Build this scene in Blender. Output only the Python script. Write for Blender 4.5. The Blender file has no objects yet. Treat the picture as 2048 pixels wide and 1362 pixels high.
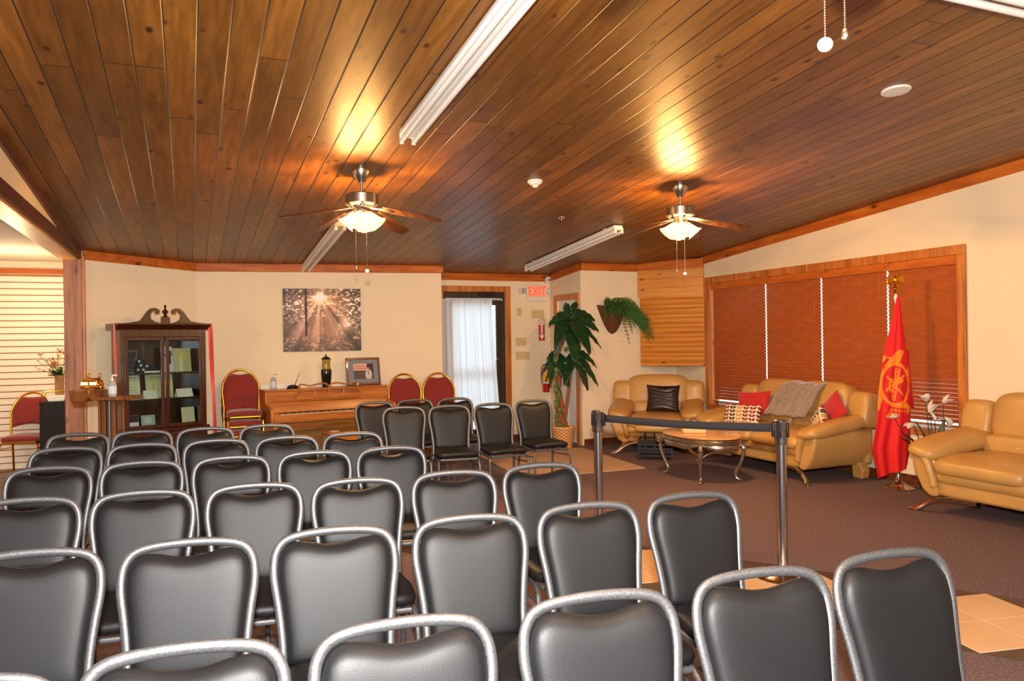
import bpy, math, random
import numpy as np
from mathutils import Matrix, Vector
random.seed(7); np.random.seed(7)
C = bpy.context.scene.collection
PI = math.pi; R = math.radians

# ------------------------------------------------------------------ camera, world, lights, exposure
# room axes: X runs along the back wall, Y away from the viewer, Z up
PSI = R(22.9); ROLL = .015
Fw = Vector((math.sin(PSI), math.cos(PSI), 0)); R0 = Vector((math.cos(PSI), -math.sin(PSI), 0)); Zu = Vector((0, 0, 1))
Rt = math.cos(ROLL) * R0 - math.sin(ROLL) * Zu; Up = math.sin(ROLL) * R0 + math.cos(ROLL) * Zu
cam = bpy.data.objects.new('camera', bpy.data.cameras.new('camera')); C.objects.link(cam)
cam.data.sensor_width = 36; cam.data.lens = 27; cam.data.clip_end = 100; cam.data.clip_start = .05
M = Matrix((Rt, Up, -Fw)).transposed().to_4x4(); M.translation = (0, 0, 1.5)
cam.matrix_world = M
bpy.context.scene.camera = cam
W = bpy.data.worlds.new('world'); bpy.context.scene.world = W; W.use_nodes = True
bg = W.node_tree.nodes['Background']; bg.inputs[0].default_value = (.82, .9, 1, 1); bg.inputs[1].default_value = 3.0
vs = bpy.context.scene.view_settings
vs.view_transform = 'Standard'; vs.look = 'None'; vs.exposure = 0.0; vs.gamma = 1; vs.use_curve_mapping = False

def light(name, kind, loc, power, col, size=.1, tgt=None, spot=None):
    l = bpy.data.lights.new(name, kind); l.energy = power; l.color = col
    if kind == 'AREA': l.size = size
    elif kind in ('POINT', 'SPOT'): l.shadow_soft_size = size
    o = bpy.data.objects.new(name, l); C.objects.link(o); o.location = loc
    if tgt is not None: o.rotation_euler = (Vector(tgt) - Vector(loc)).to_track_quat('-Z', 'Y').to_euler()
    return o
# the photographer's flash, just above the lens
fl = Vector((0, 0, 1.5)) + Up * .24 - Fw * .05
light('camera_flash', 'AREA', fl, 430, (1, .98, .95), .09, tgt=fl + Fw * 5 + Zu * .35)
# added fill: unseen warm area light behind the photographer, raises overall brightness
light('rear_fill_light', 'AREA', (2.2, -2.2, 2.75), 80, (1, .86, .66), 2.2, tgt=(2.6, 6, 1.0))
# two warm point lights added to brighten the side room
light('side_room_fill_far', 'POINT', (-1.75, 9.75, 2.0), 38, (1, .72, .4), .12)
light('side_room_fill_near', 'POINT', (-2.8, 6.5, 2.2), 60, (1, .8, .55), .2)

# ------------------------------------------------------------------ materials
def srgb(c):
    return tuple(((x / 255) / 12.92 if x / 255 <= .04045 else ((x / 255 + .055) / 1.055) ** 2.4) for x in c) + (1,)
class NT:
    def __init__(s, name):
        s.m = bpy.data.materials.new(name); s.m.use_nodes = True; s.t = s.m.node_tree; s.b = s.t.nodes['Principled BSDF']
    def n(s, typ, **k):
        o = s.t.nodes.new(typ)
        for a, v in k.items(): setattr(o, a, v)
        return o
    def l(s, a, b): s.t.links.new(a, b)
    def math(s, op, a, b=None, c=None):
        o = s.n('ShaderNodeMath', operation=op)
        for i, v in enumerate((a, b, c)):
            if v is None: continue
            if isinstance(v, (int, float)): o.inputs[i].default_value = v
            else: s.l(v, o.inputs[i])
        return o.outputs[0]
    def mix(s, f, a, b, mode='MIX'):
        o = s.n('ShaderNodeMix', data_type='RGBA', blend_type=mode)
        for i, v in ((0, f), (6, a), (7, b)):
            if isinstance(v, (int, float, tuple)): o.inputs[i].default_value = v
            else: s.l(v, o.inputs[i])
        return o.outputs[2]
    def ramp(s, fac, stops):
        o = s.n('ShaderNodeValToRGB'); e = o.color_ramp.elements
        e[0].position, e[0].color = stops[0]; e[1].position, e[1].color = stops[-1]
        for p, c in stops[1:-1]:
            x = e.new(p); x.color = c
        s.l(fac, o.inputs[0]); return o.outputs[0]
    def coord(s, scale=(1, 1, 1), kind='Object'):
        tc = s.n('ShaderNodeTexCoord'); mp = s.n('ShaderNodeMapping'); mp.inputs['Scale'].default_value = scale
        s.l(tc.outputs[kind], mp.inputs[0]); return mp.outputs[0]
    def noise(s, vec, sc, det=3, rough=.5):
        o = s.n('ShaderNodeTexNoise'); o.inputs['Scale'].default_value = sc; o.inputs['Detail'].default_value = det; o.inputs['Roughness'].default_value = rough
        if vec is not None: s.l(vec, o.inputs['Vector'])
        return o.outputs[0]
    def bump(s, h, st, dist=.01):
        o = s.n('ShaderNodeBump'); o.inputs['Strength'].default_value = st; o.inputs['Distance'].default_value = dist
        s.l(h, o.inputs['Height']); s.l(o.outputs[0], s.b.inputs['Normal'])
def mat(name, col, rough=.5, spec=.5, metal=0, var=.08, nscale=12, bump=0, bscale=60, coat=0, sheen=0, trans=0, emit=0, ior=1.5, alpha=1, stretch=(1, 1, 1)):
    t = NT(name); c = srgb(col); b = t.b
    v = t.coord(stretch)
    f = t.noise(v, nscale, 4)
    c2 = tuple(min(1, x * (1 + var)) for x in c[:3]) + (1,); c1 = tuple(x * (1 - var) for x in c[:3]) + (1,)
    t.l(t.ramp(f, [(.3, c1), (.7, c2)]), b.inputs['Base Color'])
    b.inputs['Roughness'].default_value = rough; b.inputs['Metallic'].default_value = metal
    b.inputs['Specular IOR Level'].default_value = spec; b.inputs['Coat Weight'].default_value = coat; b.inputs['Sheen Weight'].default_value = sheen
    b.inputs['Transmission Weight'].default_value = trans; b.inputs['IOR'].default_value = ior; b.inputs['Alpha'].default_value = alpha
    if emit: b.inputs['Emission Color'].default_value = c; b.inputs['Emission Strength'].default_value = emit
    if bump: t.bump(t.noise(v, bscale, 3), bump, .004)
    return t.m
def wood(name, dark, mid, lite, axis=0, rough=.35, knots=True, coat=.2, gsc=1.0, ksc=1.0):
    """knotty wood, grain runs along the given axis"""
    t = NT(name); sc = [14 * gsc] * 3; sc[axis] = 1.1 * gsc
    v = t.coord(tuple(sc)); f = t.noise(v, 1.6, 6, .6)
    col = t.ramp(f, [(.28, srgb(dark)), (.5, srgb(mid)), (.75, srgb(lite))])
    if knots:
        k = [4.5 * ksc] * 3; k[axis] = 2.0 * ksc
        kv = t.coord(tuple(k)); vo = t.n('ShaderNodeTexVoronoi'); vo.inputs['Scale'].default_value = 1.0; t.l(kv, vo.inputs['Vector'])
        kf = t.ramp(vo.outputs['Distance'], [(.04, (1, 1, 1, 1)), (.13, (0, 0, 0, 1))])
        col = t.mix(kf, col, srgb(tuple(x * .45 for x in dark)))
    t.l(col, t.b.inputs['Base Color']); t.b.inputs['Roughness'].default_value = rough; t.b.inputs['Coat Weight'].default_value = coat
    t.b.inputs['Coat Roughness'].default_value = .3
    t.b.inputs['Specular IOR Level'].default_value = .5 if coat > .1 else .2
    t.bump(f, .12, .002)
    return t.m
def mat_attr(name, rough=.5, coat=0):
    t = NT(name); a = t.n('ShaderNodeAttribute', attribute_name='Col'); t.l(a.outputs['Color'], t.b.inputs['Base Color'])
    t.b.inputs['Roughness'].default_value = rough; t.b.inputs['Coat Weight'].default_value = coat
    return t.m

def mat_ceiling():
    t = NT('stained_pine_boards'); tc = t.n('ShaderNodeTexCoord'); sp = t.n('ShaderNodeSeparateXYZ'); t.l(tc.outputs['Object'], sp.inputs[0])
    x = t.math('DIVIDE', t.math('ADD', sp.outputs[0], 20), .152); idx = t.math('FLOOR', x); fx = t.math('FRACT', x)
    wn = t.n('ShaderNodeTexWhiteNoise', noise_dimensions='1D'); t.l(idx, wn.inputs['W'])
    y = t.math('DIVIDE', t.math('ADD', sp.outputs[1], t.math('MULTIPLY', wn.outputs[0], 5.0)), 2.9); seg = t.math('FLOOR', y); fy = t.math('FRACT', y)
    cb = t.n('ShaderNodeCombineXYZ'); t.l(idx, cb.inputs[0]); t.l(seg, cb.inputs[1])
    w2 = t.n('ShaderNodeTexWhiteNoise', noise_dimensions='2D'); t.l(cb.outputs[0], w2.inputs['Vector'])
    # per board offset of the grain
    off = t.n('ShaderNodeVectorMath', operation='MULTIPLY_ADD'); t.l(w2.outputs['Color'], off.inputs[0]); off.inputs[1].default_value = (9, 9, 9); t.l(tc.outputs['Object'], off.inputs[2])
    mp = t.n('ShaderNodeMapping'); mp.inputs['Scale'].default_value = (16, 1.4, 1); t.l(off.outputs[0], mp.inputs[0])
    g = t.noise(mp.outputs[0], 1.8, 6, .62)
    base = t.ramp(g, [(.25, srgb((98, 58, 18))), (.5, srgb((130, 82, 28))), (.75, srgb((156, 102, 42)))])
    tone = t.ramp(w2.outputs[0], [(0, (.62, .58, .54, 1)), (.5, (.85, .83, .8, 1)), (1, (1.2, 1.18, 1.1, 1))])
    col = t.mix(1.0, base, tone, 'MULTIPLY')
    bl = t.noise(t.coord((1.3, .8, 1)), 1.2, 4, .6)
    col = t.mix(t.ramp(bl, [(.45, (0, 0, 0, 1)), (.75, (.5, .5, .5, 1))]), col, srgb((80, 36, 12)))
    vo = t.n('ShaderNodeTexVoronoi'); vo.inputs['Scale'].default_value = 1; m2 = t.n('ShaderNodeMapping'); m2.inputs['Scale'].default_value = (6.6, 3.6, 1); t.l(off.outputs[0], m2.inputs[0]); t.l(m2.outputs[0], vo.inputs['Vector'])
    col = t.mix(t.ramp(vo.outputs['Distance'], [(.07, (1, 1, 1, 1)), (.16, (0, 0, 0, 1))]), col, srgb((48, 24, 10)))
    e = t.math('MINIMUM', fx, t.math('SUBTRACT', 1, fx)); gr = t.math('LESS_THAN', e, .028)
    ey = t.math('MINIMUM', fy, t.math('SUBTRACT', 1, fy)); gy = t.math('LESS_THAN', ey, .0016)
    gg = t.math('MAXIMUM', gr, gy)
    col = t.mix(gg, col, srgb((38, 18, 8)))
    t.l(col, t.b.inputs['Base Color']); t.b.inputs['Roughness'].default_value = .42; t.b.inputs['Coat Weight'].default_value = .1; t.b.inputs['Coat Roughness'].default_value = .3
    hb = t.math('ADD', t.math('MULTIPLY', t.ramp(e, [(0, (0, 0, 0, 1)), (.04, (1, 1, 1, 1))]), 1.0), t.math('MULTIPLY', g, .12))
    hb = t.math('ADD', hb, t.math('MULTIPLY', w2.outputs[0], .25))
    t.bump(hb, .8, .008)
    return t.m

def mat_carpet():
    t = NT('mauve_brown_carpet'); v = t.coord(); a = t.noise(v, 70, 4, .8); b = t.noise(v, 1.3, 4, .6)
    c = t.ramp(a, [(.3, srgb((56, 42, 44))), (.5, srgb((100, 77, 77))), (.7, srgb((148, 120, 118)))])
    c = t.mix(t.ramp(b, [(.35, (0, 0, 0, 1)), (.7, (.4, .4, .4, 1))]), c, srgb((102, 72, 64)))
    t.l(c, t.b.inputs['Base Color']); t.b.inputs['Roughness'].default_value = .95; 
    t.bump(a, .6, .004); return t.m
def mat_curtain():
    t = NT('white_sheer_curtain'); t.t.nodes.remove(t.b)
    d = t.n('ShaderNodeBsdfDiffuse'); d.inputs[0].default_value = (.88, .87, .88, 1); tr = t.n('ShaderNodeBsdfTranslucent'); tr.inputs[0].default_value = (.9, .92, .97, 1)
    v = t.coord((40, 40, 2)); f = t.noise(v, 2, 3)
    d2 = t.ramp(f, [(.3, (.8, .78, .78, 1)), (.7, (.92, .9, .9, 1))]); t.l(d2, d.inputs[0])
    mx = t.n('ShaderNodeMixShader'); mx.inputs[0].default_value = .45; t.l(d.outputs[0], mx.inputs[1]); t.l(tr.outputs[0], mx.inputs[2])
    t.l(mx.outputs[0], t.t.nodes['Material Output'].inputs[0]); return t.m
def mat_glass(name, col=(235, 245, 245), rough=.02):
    t = NT(name); t.t.nodes.remove(t.b)
    tr = t.n('ShaderNodeBsdfTransparent'); tr.inputs[0].default_value = srgb(col); gl = t.n('ShaderNodeBsdfGlossy'); gl.inputs['Roughness'].default_value = rough
    fr = t.n('ShaderNodeFresnel'); fr.inputs[0].default_value = 1.22
    mx = t.n('ShaderNodeMixShader'); t.l(fr.outputs[0], mx.inputs[0]); t.l(tr.outputs[0], mx.inputs[1]); t.l(gl.outputs[0], mx.inputs[2])
    t.l(mx.outputs[0], t.t.nodes['Material Output'].inputs[0]); return t.m
def mat_lampshade():
    t = NT('lit_frosted_glass'); t.t.nodes.remove(t.b)
    em = t.n('ShaderNodeEmission'); em.inputs[0].default_value = (1, .62, .22, 1); em.inputs[1].default_value = 5
    f = t.noise(t.coord((30, 30, 6)), 3, 3); c = t.ramp(f, [(.3, (1, .55, .16, 1)), (.7, (1, .74, .36, 1))]); t.l(c, em.inputs[0])
    tr = t.n('ShaderNodeBsdfTransparent'); tr.inputs[0].default_value = (1, .85, .6, 1)
    mx = t.n('ShaderNodeMixShader'); mx.inputs[0].default_value = .55; t.l(tr.outputs[0], mx.inputs[1]); t.l(em.outputs[0], mx.inputs[2])
    t.l(mx.outputs[0], t.t.nodes['Material Output'].inputs[0]); return t.m
def mat_basket():
    t = NT('woven_wicker'); tc = t.coord((1, 1, 1), 'UV'); sp = t.n('ShaderNodeSeparateXYZ'); t.l(tc, sp.inputs[0])
    ch = t.n('ShaderNodeTexChecker'); ch.inputs['Scale'].default_value = 1; mp = t.n('ShaderNodeMapping'); mp.inputs['Scale'].default_value = (30, 14, 1); t.l(tc, mp.inputs[0]); t.l(mp.outputs[0], ch.inputs[0])
    ch.inputs[1].default_value = srgb((226, 178, 112)); ch.inputs[2].default_value = srgb((160, 92, 44)); t.l(ch.outputs[0], t.b.inputs['Base Color']); t.b.inputs['Roughness'].default_value = .6
    t.bump(ch.outputs[1], .4, .01); return t.m

m_ceil = mat_ceiling(); m_carpet = mat_carpet(); m_curt = mat_curtain(); m_glass = mat_glass('clear_glass'); m_shade = mat_lampshade()
m_wall = mat('cream_wall_paint', (232, 212, 178), .75, var=.02, nscale=3, bump=.05, bscale=300)
m_wallw = mat('white_wall_paint', (225, 218, 208), .8, var=.02, nscale=3)
m_trimx = wood('stained_trim_x', (144, 70, 20), (184, 94, 28), (204, 118, 44), 0, rough=.5, coat=.05)
m_trimy = wood('stained_trim_y', (144, 70, 20), (184, 94, 28), (204, 118, 44), 1, rough=.5, coat=.05)
m_trimz = wood('stained_trim_z', (132, 70, 26), (188, 108, 40), (214, 136, 60), 2)
m_post = wood('weathered_post', (104, 58, 34), (158, 98, 58), (186, 128, 84), 2, rough=.5)
m_beam = wood('dark_beam', (60, 28, 14), (84, 42, 22), (108, 58, 30), 1, rough=.45)
m_under = wood('pale_beam_underside', (170, 112, 56), (208, 148, 82), (228, 176, 110), 1, rough=.45)
m_pine = wood('yellow_pine', (186, 112, 36), (198, 124, 42), (210, 138, 52), 0, rough=.3, coat=.35, ksc=1.3)
m_base = wood('dark_baseboard', (70, 34, 18), (96, 48, 26), (120, 64, 36), 0, knots=False)
m_vinyl = mat('black_vinyl', (18, 18, 20), .5, var=.12, nscale=8, bump=.12, bscale=420, coat=0, spec=.34)
m_frame = mat('silver_vein_steel', (104, 104, 106), .48, metal=.75, var=.25, nscale=160, bump=.08, bscale=300)
m_blackm = mat('black_metal', (24, 24, 26), .35, metal=.3)
m_red = mat('red_upholstery', (128, 34, 26), .9, var=.35, nscale=90, bump=.3, bscale=200, sheen=.3)
m_gold = mat('polished_gold', (232, 160, 48), .2, metal=1, var=.05)
m_chrome = mat('chrome', (210, 210, 214), .08, metal=1, var=.03)
m_nickel = mat('brushed_nickel', (176, 168, 156), .28, metal=1, var=.06, nscale=40)
m_leather = mat('tan_leather', (188, 140, 74), .42, var=.07, nscale=5, bump=.18, bscale=46, coat=.15)
m_leatherd = mat('dark_brown_leather', (40, 24, 18), .38, var=.3, nscale=9, bump=1, bscale=9, coat=.2)
m_redpil = mat('red_pillow_cloth', (178, 24, 12), .85, var=.12, nscale=30, bump=.15, bscale=160, sheen=.3)
m_fur = mat('grey_brown_plush', (138, 116, 98), .95, var=.25, nscale=26, bump=.7, bscale=60, sheen=.6)
m_white = mat('white_enamel', (232, 230, 224), .35, var=.02, coat=.3)
m_whitem = mat('white_plastic', (226, 220, 208), .45, var=.02)
m_ivory = mat('ivory_plate', (204, 178, 128), .4, var=.03)
m_blackp = mat('black_plastic', (20, 20, 22), .4)
m_cherry = wood('dark_cherry', (38, 14, 8), (60, 24, 14), (84, 36, 20), 2, rough=.22, knots=False, coat=.5)
m_piano = wood('walnut_piano', (140, 78, 26), (176, 104, 40), (196, 126, 54), 0, rough=.28, knots=False, coat=.4)
m_pianod = wood('walnut_piano_lower', (96, 66, 26), (124, 88, 38), (150, 106, 50), 0, rough=.3, knots=False, coat=.4)
m_key = mat('ivory_key', (240, 232, 214), .25, var=.02); m_keyb = mat('ebony_key', (14, 13, 13), .25)
m_slat = mat('brown_blind_slat', (170, 86, 38), .32, var=.12, nscale=20, coat=.25, stretch=(1, .3, 1))
m_tile = mat('tan_floor_tile', (214, 170, 122), .3, var=.06, nscale=4, coat=.15)
m_grout = mat('pale_grout', (232, 206, 168), .8)
m_tiled = mat('dark_slate_tile', (64, 46, 36), .4, var=.3, nscale=5)
m_rug = mat('beige_rug', (188, 152, 118), .95, var=.12, nscale=18, bump=.4, bscale=120)
m_leaf = mat('dark_green_leaf', (26, 60, 30), .35, var=.3, nscale=14, coat=.2)
m_leaf2 = mat('fern_green', (62, 104, 34), .55, var=.3, nscale=20)
m_leaf3 = mat('pothos_green', (92, 128, 58), .4, var=.25, nscale=16)
m_bark = mat('brown_bark', (134, 78, 44), .8, var=.3, nscale=30, bump=.7, bscale=50)
m_coco = mat('coconut_fibre', (92, 54, 28), .95, var=.4, nscale=60, bump=1, bscale=70)
m_basket = mat_basket()
m_exred = mat('extinguisher_red', (176, 16, 14), .25, coat=.4); m_exlab = mat('extinguisher_label', (238, 160, 40), .5)
m_signred = mat('sign_red', (196, 24, 28), .5); m_signw = mat('sign_white', (236, 226, 216), .5)
m_exit = mat('exit_letter_lit', (255, 70, 24), .5, emit=1.0); m_exitb = mat('exit_face_glow', (236, 170, 146), .5, emit=.12)
m_ribbon = mat('red_satin_ribbon', (214, 62, 56), .35, var=.1, nscale=10, sheen=.3)
m_paper = mat('white_paper', (226, 220, 206), .7, var=.03); m_paper2 = mat('cream_certificate', (216, 202, 160), .7, var=.04)
m_belt = mat('black_webbing', (38, 38, 42), .85, var=.15, nscale=120)
m_silver = mat('antique_silver_leaf', (172, 156, 138), .28, metal=.85, var=.2, nscale=14)
m_marble = mat('cream_marble', (222, 178, 136), .2, var=.08, nscale=7, coat=.3)
m_bookc = mat('brown_book_cover', (136, 58, 24), .5); m_page = mat('book_pages', (226, 176, 118), .7)
m_blade = wood('fan_blade_walnut', (48, 26, 14), (68, 40, 22), (88, 54, 30), 0, rough=.4, knots=False)
m_ash = mat('black_tablecloth', (26, 25, 27), .85, var=.2)
m_brass = mat('aged_brass', (206, 136, 62), .22, metal=1, var=.1)
m_oak = wood('stand_oak', (78, 40, 16), (112, 64, 26), (140, 84, 38), 2, rough=.3, knots=False)
m_navy = mat('navy_flag_cloth', (28, 30, 52), .8); m_star = mat('white_star', (224, 220, 214), .7)
m_urnb = mat('black_glaze', (16, 22, 20), .12, coat=.6); m_urny = mat('olive_gold_glaze', (156, 128, 36), .2, var=.3, nscale=10, coat=.6)
m_liquid = mat('clear_gel_bottle', (214, 220, 224), .08, trans=.6, var=.02)
m_label = mat('pale_blue_label', (196, 208, 224), .6)
m_petal = mat('white_petal', (232, 222, 206), .6, var=.04); m_petal2 = mat('peach_petal', (226, 160, 104), .6, var=.1)
m_matt = mat('grey_picture_mat', (126, 130, 140), .85, var=.15, nscale=60); m_mahog = mat('mahogany_frame', (84, 22, 18), .3, coat=.4)
m_slatw = None

# ------------------------------------------------------------------ mesh builder
class MB:
    def __init__(s, M=None): s.v = []; s.f = []; s.uv = None; s.M = M
    def add(s, vs, fs, M=None):
        b = len(s.v)
        for p in vs:
            p = Vector(p)
            if M is not None: p = M @ p
            if s.M is not None: p = s.M @ p
            s.v.append(p)
        s.f += [tuple(b + i for i in f) for f in fs]; return s
    def box(s, x0, x1, y0, y1, z0, z1, M=None):
        return s.add([(x, y, z) for x in (x0, x1) for y in (y0, y1) for z in (z0, z1)],
                     [(0, 1, 3, 2), (4, 6, 7, 5), (0, 4, 5, 1), (2, 3, 7, 6), (0, 2, 6, 4), (1, 5, 7, 3)], M)
    def tube(s, pts, r, n=8, r2=None, hint=(0, 0, 1), closed=False, caps=True, M=None, taper=None):
        pts = [Vector(p) for p in pts]; k = len(pts); vs = []; fs = []
        h = Vector(hint)
        for i, p in enumerate(pts):
            if closed: t = pts[(i + 1) % k] - pts[i - 1]
            else: t = pts[min(i + 1, k - 1)] - pts[max(i - 1, 0)]
            t.normalize(); a = t.cross(h)
            if a.length < 1e-4: a = t.cross(Vector((1, .1, 0)))
            a.normalize(); b = a.cross(t).normalized()
            q = taper[i] if taper else 1
            for j in range(n):
                an = 2 * PI * j / n; vs.append(p + (a * math.cos(an) * r + b * math.sin(an) * (r2 or r)) * q)
        m = k if closed else k - 1
        for i in range(m):
            for j in range(n):
                a0 = i * n + j; a1 = i * n + (j + 1) % n; b0 = ((i + 1) % k) * n + j; b1 = ((i + 1) % k) * n + (j + 1) % n
                fs.append((a0, a1, b1, b0))
        if caps and not closed: fs += [tuple(range(n))[::-1], tuple((k - 1) * n + j for j in range(n))]
        return s.add(vs, fs, M)
    def lathe(s, prof, n=24, c=(0, 0, 0), M=None, sx=1, sy=1, cap=True):
        vs = []; fs = []; k = len(prof)
        for r, z in prof:
            for j in range(n):
                a = 2 * PI * j / n; vs.append((c[0] + r * sx * math.cos(a), c[1] + r * sy * math.sin(a), c[2] + z))
        for i in range(k - 1):
            for j in range(n): fs.append((i * n + j, i * n + (j + 1) % n, (i + 1) * n + (j + 1) % n, (i + 1) * n + j))
        if cap: fs += [tuple(range(n))[::-1], tuple((k - 1) * n + j for j in range(n))]
        return s.add(vs, fs, M)
    def prism(s, poly, d0, d1, ax='y', M=None):
        """outline in the plane across ax, extruded from d0 to d1"""
        def P(a, b, d): return {'y': (a, d, b), 'x': (d, a, b), 'z': (a, b, d)}[ax]
        n = len(poly); vs = [P(a, b, d0) for a, b in poly] + [P(a, b, d1) for a, b in poly]
        fs = [tuple(range(n)), tuple(range(2 * n - 1, n - 1, -1))] + [(i, i + n, (i + 1) % n + n, (i + 1) % n) for i in range(n)]
        return s.add(vs, fs, M)
    def sup(s, c, sz, e1=.5, e2=.5, n=24, m=14, M=None, fn=None):
        """puffy rounded block: e2 shapes the plan, e1 the height"""
        def p(a, e): return math.copysign(abs(a) ** e, a)
        vs = []; fs = []
        for i in range(m + 1):
            ph = -PI / 2 + PI * i / m; cp = p(math.cos(ph), e1); sp = p(math.sin(ph), e1)
            for j in range(n):
                th = 2 * PI * j / n; q = Vector((sz[0] * cp * p(math.cos(th), e2), sz[1] * cp * p(math.sin(th), e2), sz[2] * sp))
                if fn: q = fn(q)
                vs.append(Vector(c) + q)
        for i in range(m):
            for j in range(n): fs.append((i * n + j, i * n + (j + 1) % n, (i + 1) * n + (j + 1) % n, (i + 1) * n + j))
        return s.add(vs, fs, M)
    def grid(s, fn, nu, nv, M=None, wrap=False):
        vs = [fn(i / (nu - (0 if wrap else 1)), j / (nv - 1)) for i in range(nu) for j in range(nv)]; fs = []
        for i in range(nu if wrap else nu - 1):
            for j in range(nv - 1):
                a = i * nv + j; b = ((i + 1) % nu) * nv + j; fs.append((a, b, b + 1, a + 1))
        return s.add(vs, fs, M)
    def build(s, name, m, parent=None, smooth=35, bevel=0, sub=0, solid=0, merge=False):
        me = bpy.data.meshes.new(name); me.from_pydata([tuple(v) for v in s.v], [], s.f); me.validate()
        import bmesh
        b = bmesh.new(); b.from_mesh(me)
        if merge: bmesh.ops.remove_doubles(b, verts=b.verts, dist=1e-5)
        bmesh.ops.recalc_face_normals(b, faces=b.faces); b.to_mesh(me); b.free()
        me.materials.append(m); o = bpy.data.objects.new(name, me); C.objects.link(o)
        if parent: o.parent = parent
        for p in me.polygons: p.use_smooth = True
        if smooth < 180: me.set_sharp_from_angle(angle=R(smooth))
        if bevel:
            d = o.modifiers.new('bevel', 'BEVEL'); d.width = bevel; d.segments = 2 if bevel < .02 else 4; d.limit_method = 'ANGLE'; d.angle_limit = R(40)
        if solid:
            d = o.modifiers.new('solid', 'SOLIDIFY'); d.thickness = solid; d.offset = 0
        if sub:
            d = o.modifiers.new('sub', 'SUBSURF'); d.levels = d.render_levels = sub
        return o
def thing(name, label, cat, loc=(0, 0, 0), rz=0, group=None):
    o = bpy.data.objects.new(name, None); C.objects.link(o); o.empty_display_size = .1
    o.location = loc; o.rotation_euler = (0, 0, rz); o['label'] = label; o['category'] = cat
    if group: o['group'] = group
    return o
def tag(o, label, cat, group=None, loc=None, rz=None):
    o['label'] = label; o['category'] = cat
    if group: o['group'] = group
    if loc is not None: o.location = loc
    if rz is not None: o.rotation_euler = (0, 0, rz)
    return o
def struct(o): o['kind'] = 'structure'; return o
def dup(root, loc, rz, label=None, group=None):
    r = root.copy(); C.objects.link(r); r.location = loc; r.rotation_euler = (0, 0, rz)
    if label: r['label'] = label
    if group: r['group'] = group
    for ch in list(root.children):
        c = ch.copy(); C.objects.link(c); c.parent = r
        for g in ch.children:
            d = g.copy(); C.objects.link(d); d.parent = c
    return r
def arc(cx, cy, r, a0, a1, n): return [(cx + r * math.cos(a0 + (a1 - a0) * i / n), cy + r * math.sin(a0 + (a1 - a0) * i / n)) for i in range(n + 1)]
def smoothpath(pts, k=6):
    """Catmull-Rom through the points"""
    pts = [Vector(p) for p in pts]; out = []
    for i in range(len(pts) - 1):
        p0 = pts[max(i - 1, 0)]; p1 = pts[i]; p2 = pts[i + 1]; p3 = pts[min(i + 2, len(pts) - 1)]
        for j in range(k):
            t = j / k; out.append(.5 * ((2 * p1) + (p2 - p0) * t + (2 * p0 - 5 * p1 + 4 * p2 - p3) * t * t + (3 * p1 - p0 - 3 * p2 + p3) * t ** 3))
    out.append(pts[-1]); return out
def text(body, size, name, m, parent, loc, rot, ext=.002, sx=1):
    cu = bpy.data.curves.new(name, 'FONT'); cu.body = body; cu.size = size; cu.extrude = ext; cu.align_x = 'CENTER'; cu.align_y = 'CENTER'
    t = bpy.data.objects.new('tmp', cu); C.objects.link(t); bpy.context.view_layer.update()
    me = bpy.data.meshes.new_from_object(t.evaluated_get(bpy.context.evaluated_depsgraph_get())); bpy.data.objects.remove(t)
    me.name = name; me.materials.clear(); me.materials.append(m); o = bpy.data.objects.new(name, me); C.objects.link(o)
    o.parent = parent; o.location = loc; o.rotation_euler = rot; o.scale = (sx, 1, 1); return o
def painted(name, fn, pos, nu, nv, m, parent=None):
    """fine grid whose vertex colours hold a printed picture; fn(s,t)->rgb 0-255, s,t arrays; pos(s,t)->xyz"""
    s_, t_ = np.meshgrid(np.linspace(0, 1, nu), np.linspace(0, 1, nv), indexing='ij')
    col = np.clip(fn(s_, t_), 0, 255) / 255; lin = np.where(col <= .04045, col / 12.92, ((col + .055) / 1.055) ** 2.4)
    b = MB(); b.grid(pos, nu, nv)
    me = bpy.data.meshes.new(name); me.from_pydata([tuple(v) for v in b.v], [], b.f)
    a = me.color_attributes.new('Col', 'FLOAT_COLOR', 'POINT'); dat = np.ones((nu * nv, 4), np.float32); dat[:, :3] = lin.reshape(-1, 3); a.data.foreach_set('color', dat.ravel())
    me.materials.append(m); o = bpy.data.objects.new(name, me); C.objects.link(o)
    if parent: o.parent = parent
    for p in me.polygons: p.use_smooth = True
    return o
def vnoise(x, y, sc, seed=0):
    rng = np.random.RandomState(seed); g = rng.rand(64, 64); X = (x * sc) % 63; Y = (y * sc) % 63
    i = X.astype(int); j = Y.astype(int); fx = X - i; fy = Y - j; fx = fx * fx * (3 - 2 * fx); fy = fy * fy * (3 - 2 * fy)
    return g[i, j] * (1 - fx) * (1 - fy) + g[i + 1, j] * fx * (1 - fy) + g[i, j + 1] * (1 - fx) * fy + g[i + 1, j + 1] * fx * fy
def fbm(x, y, sc, seed=0): return sum(vnoise(x, y, sc * 2 ** k, seed + k) * .5 ** (k + 1) for k in range(4)) / .9375
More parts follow.
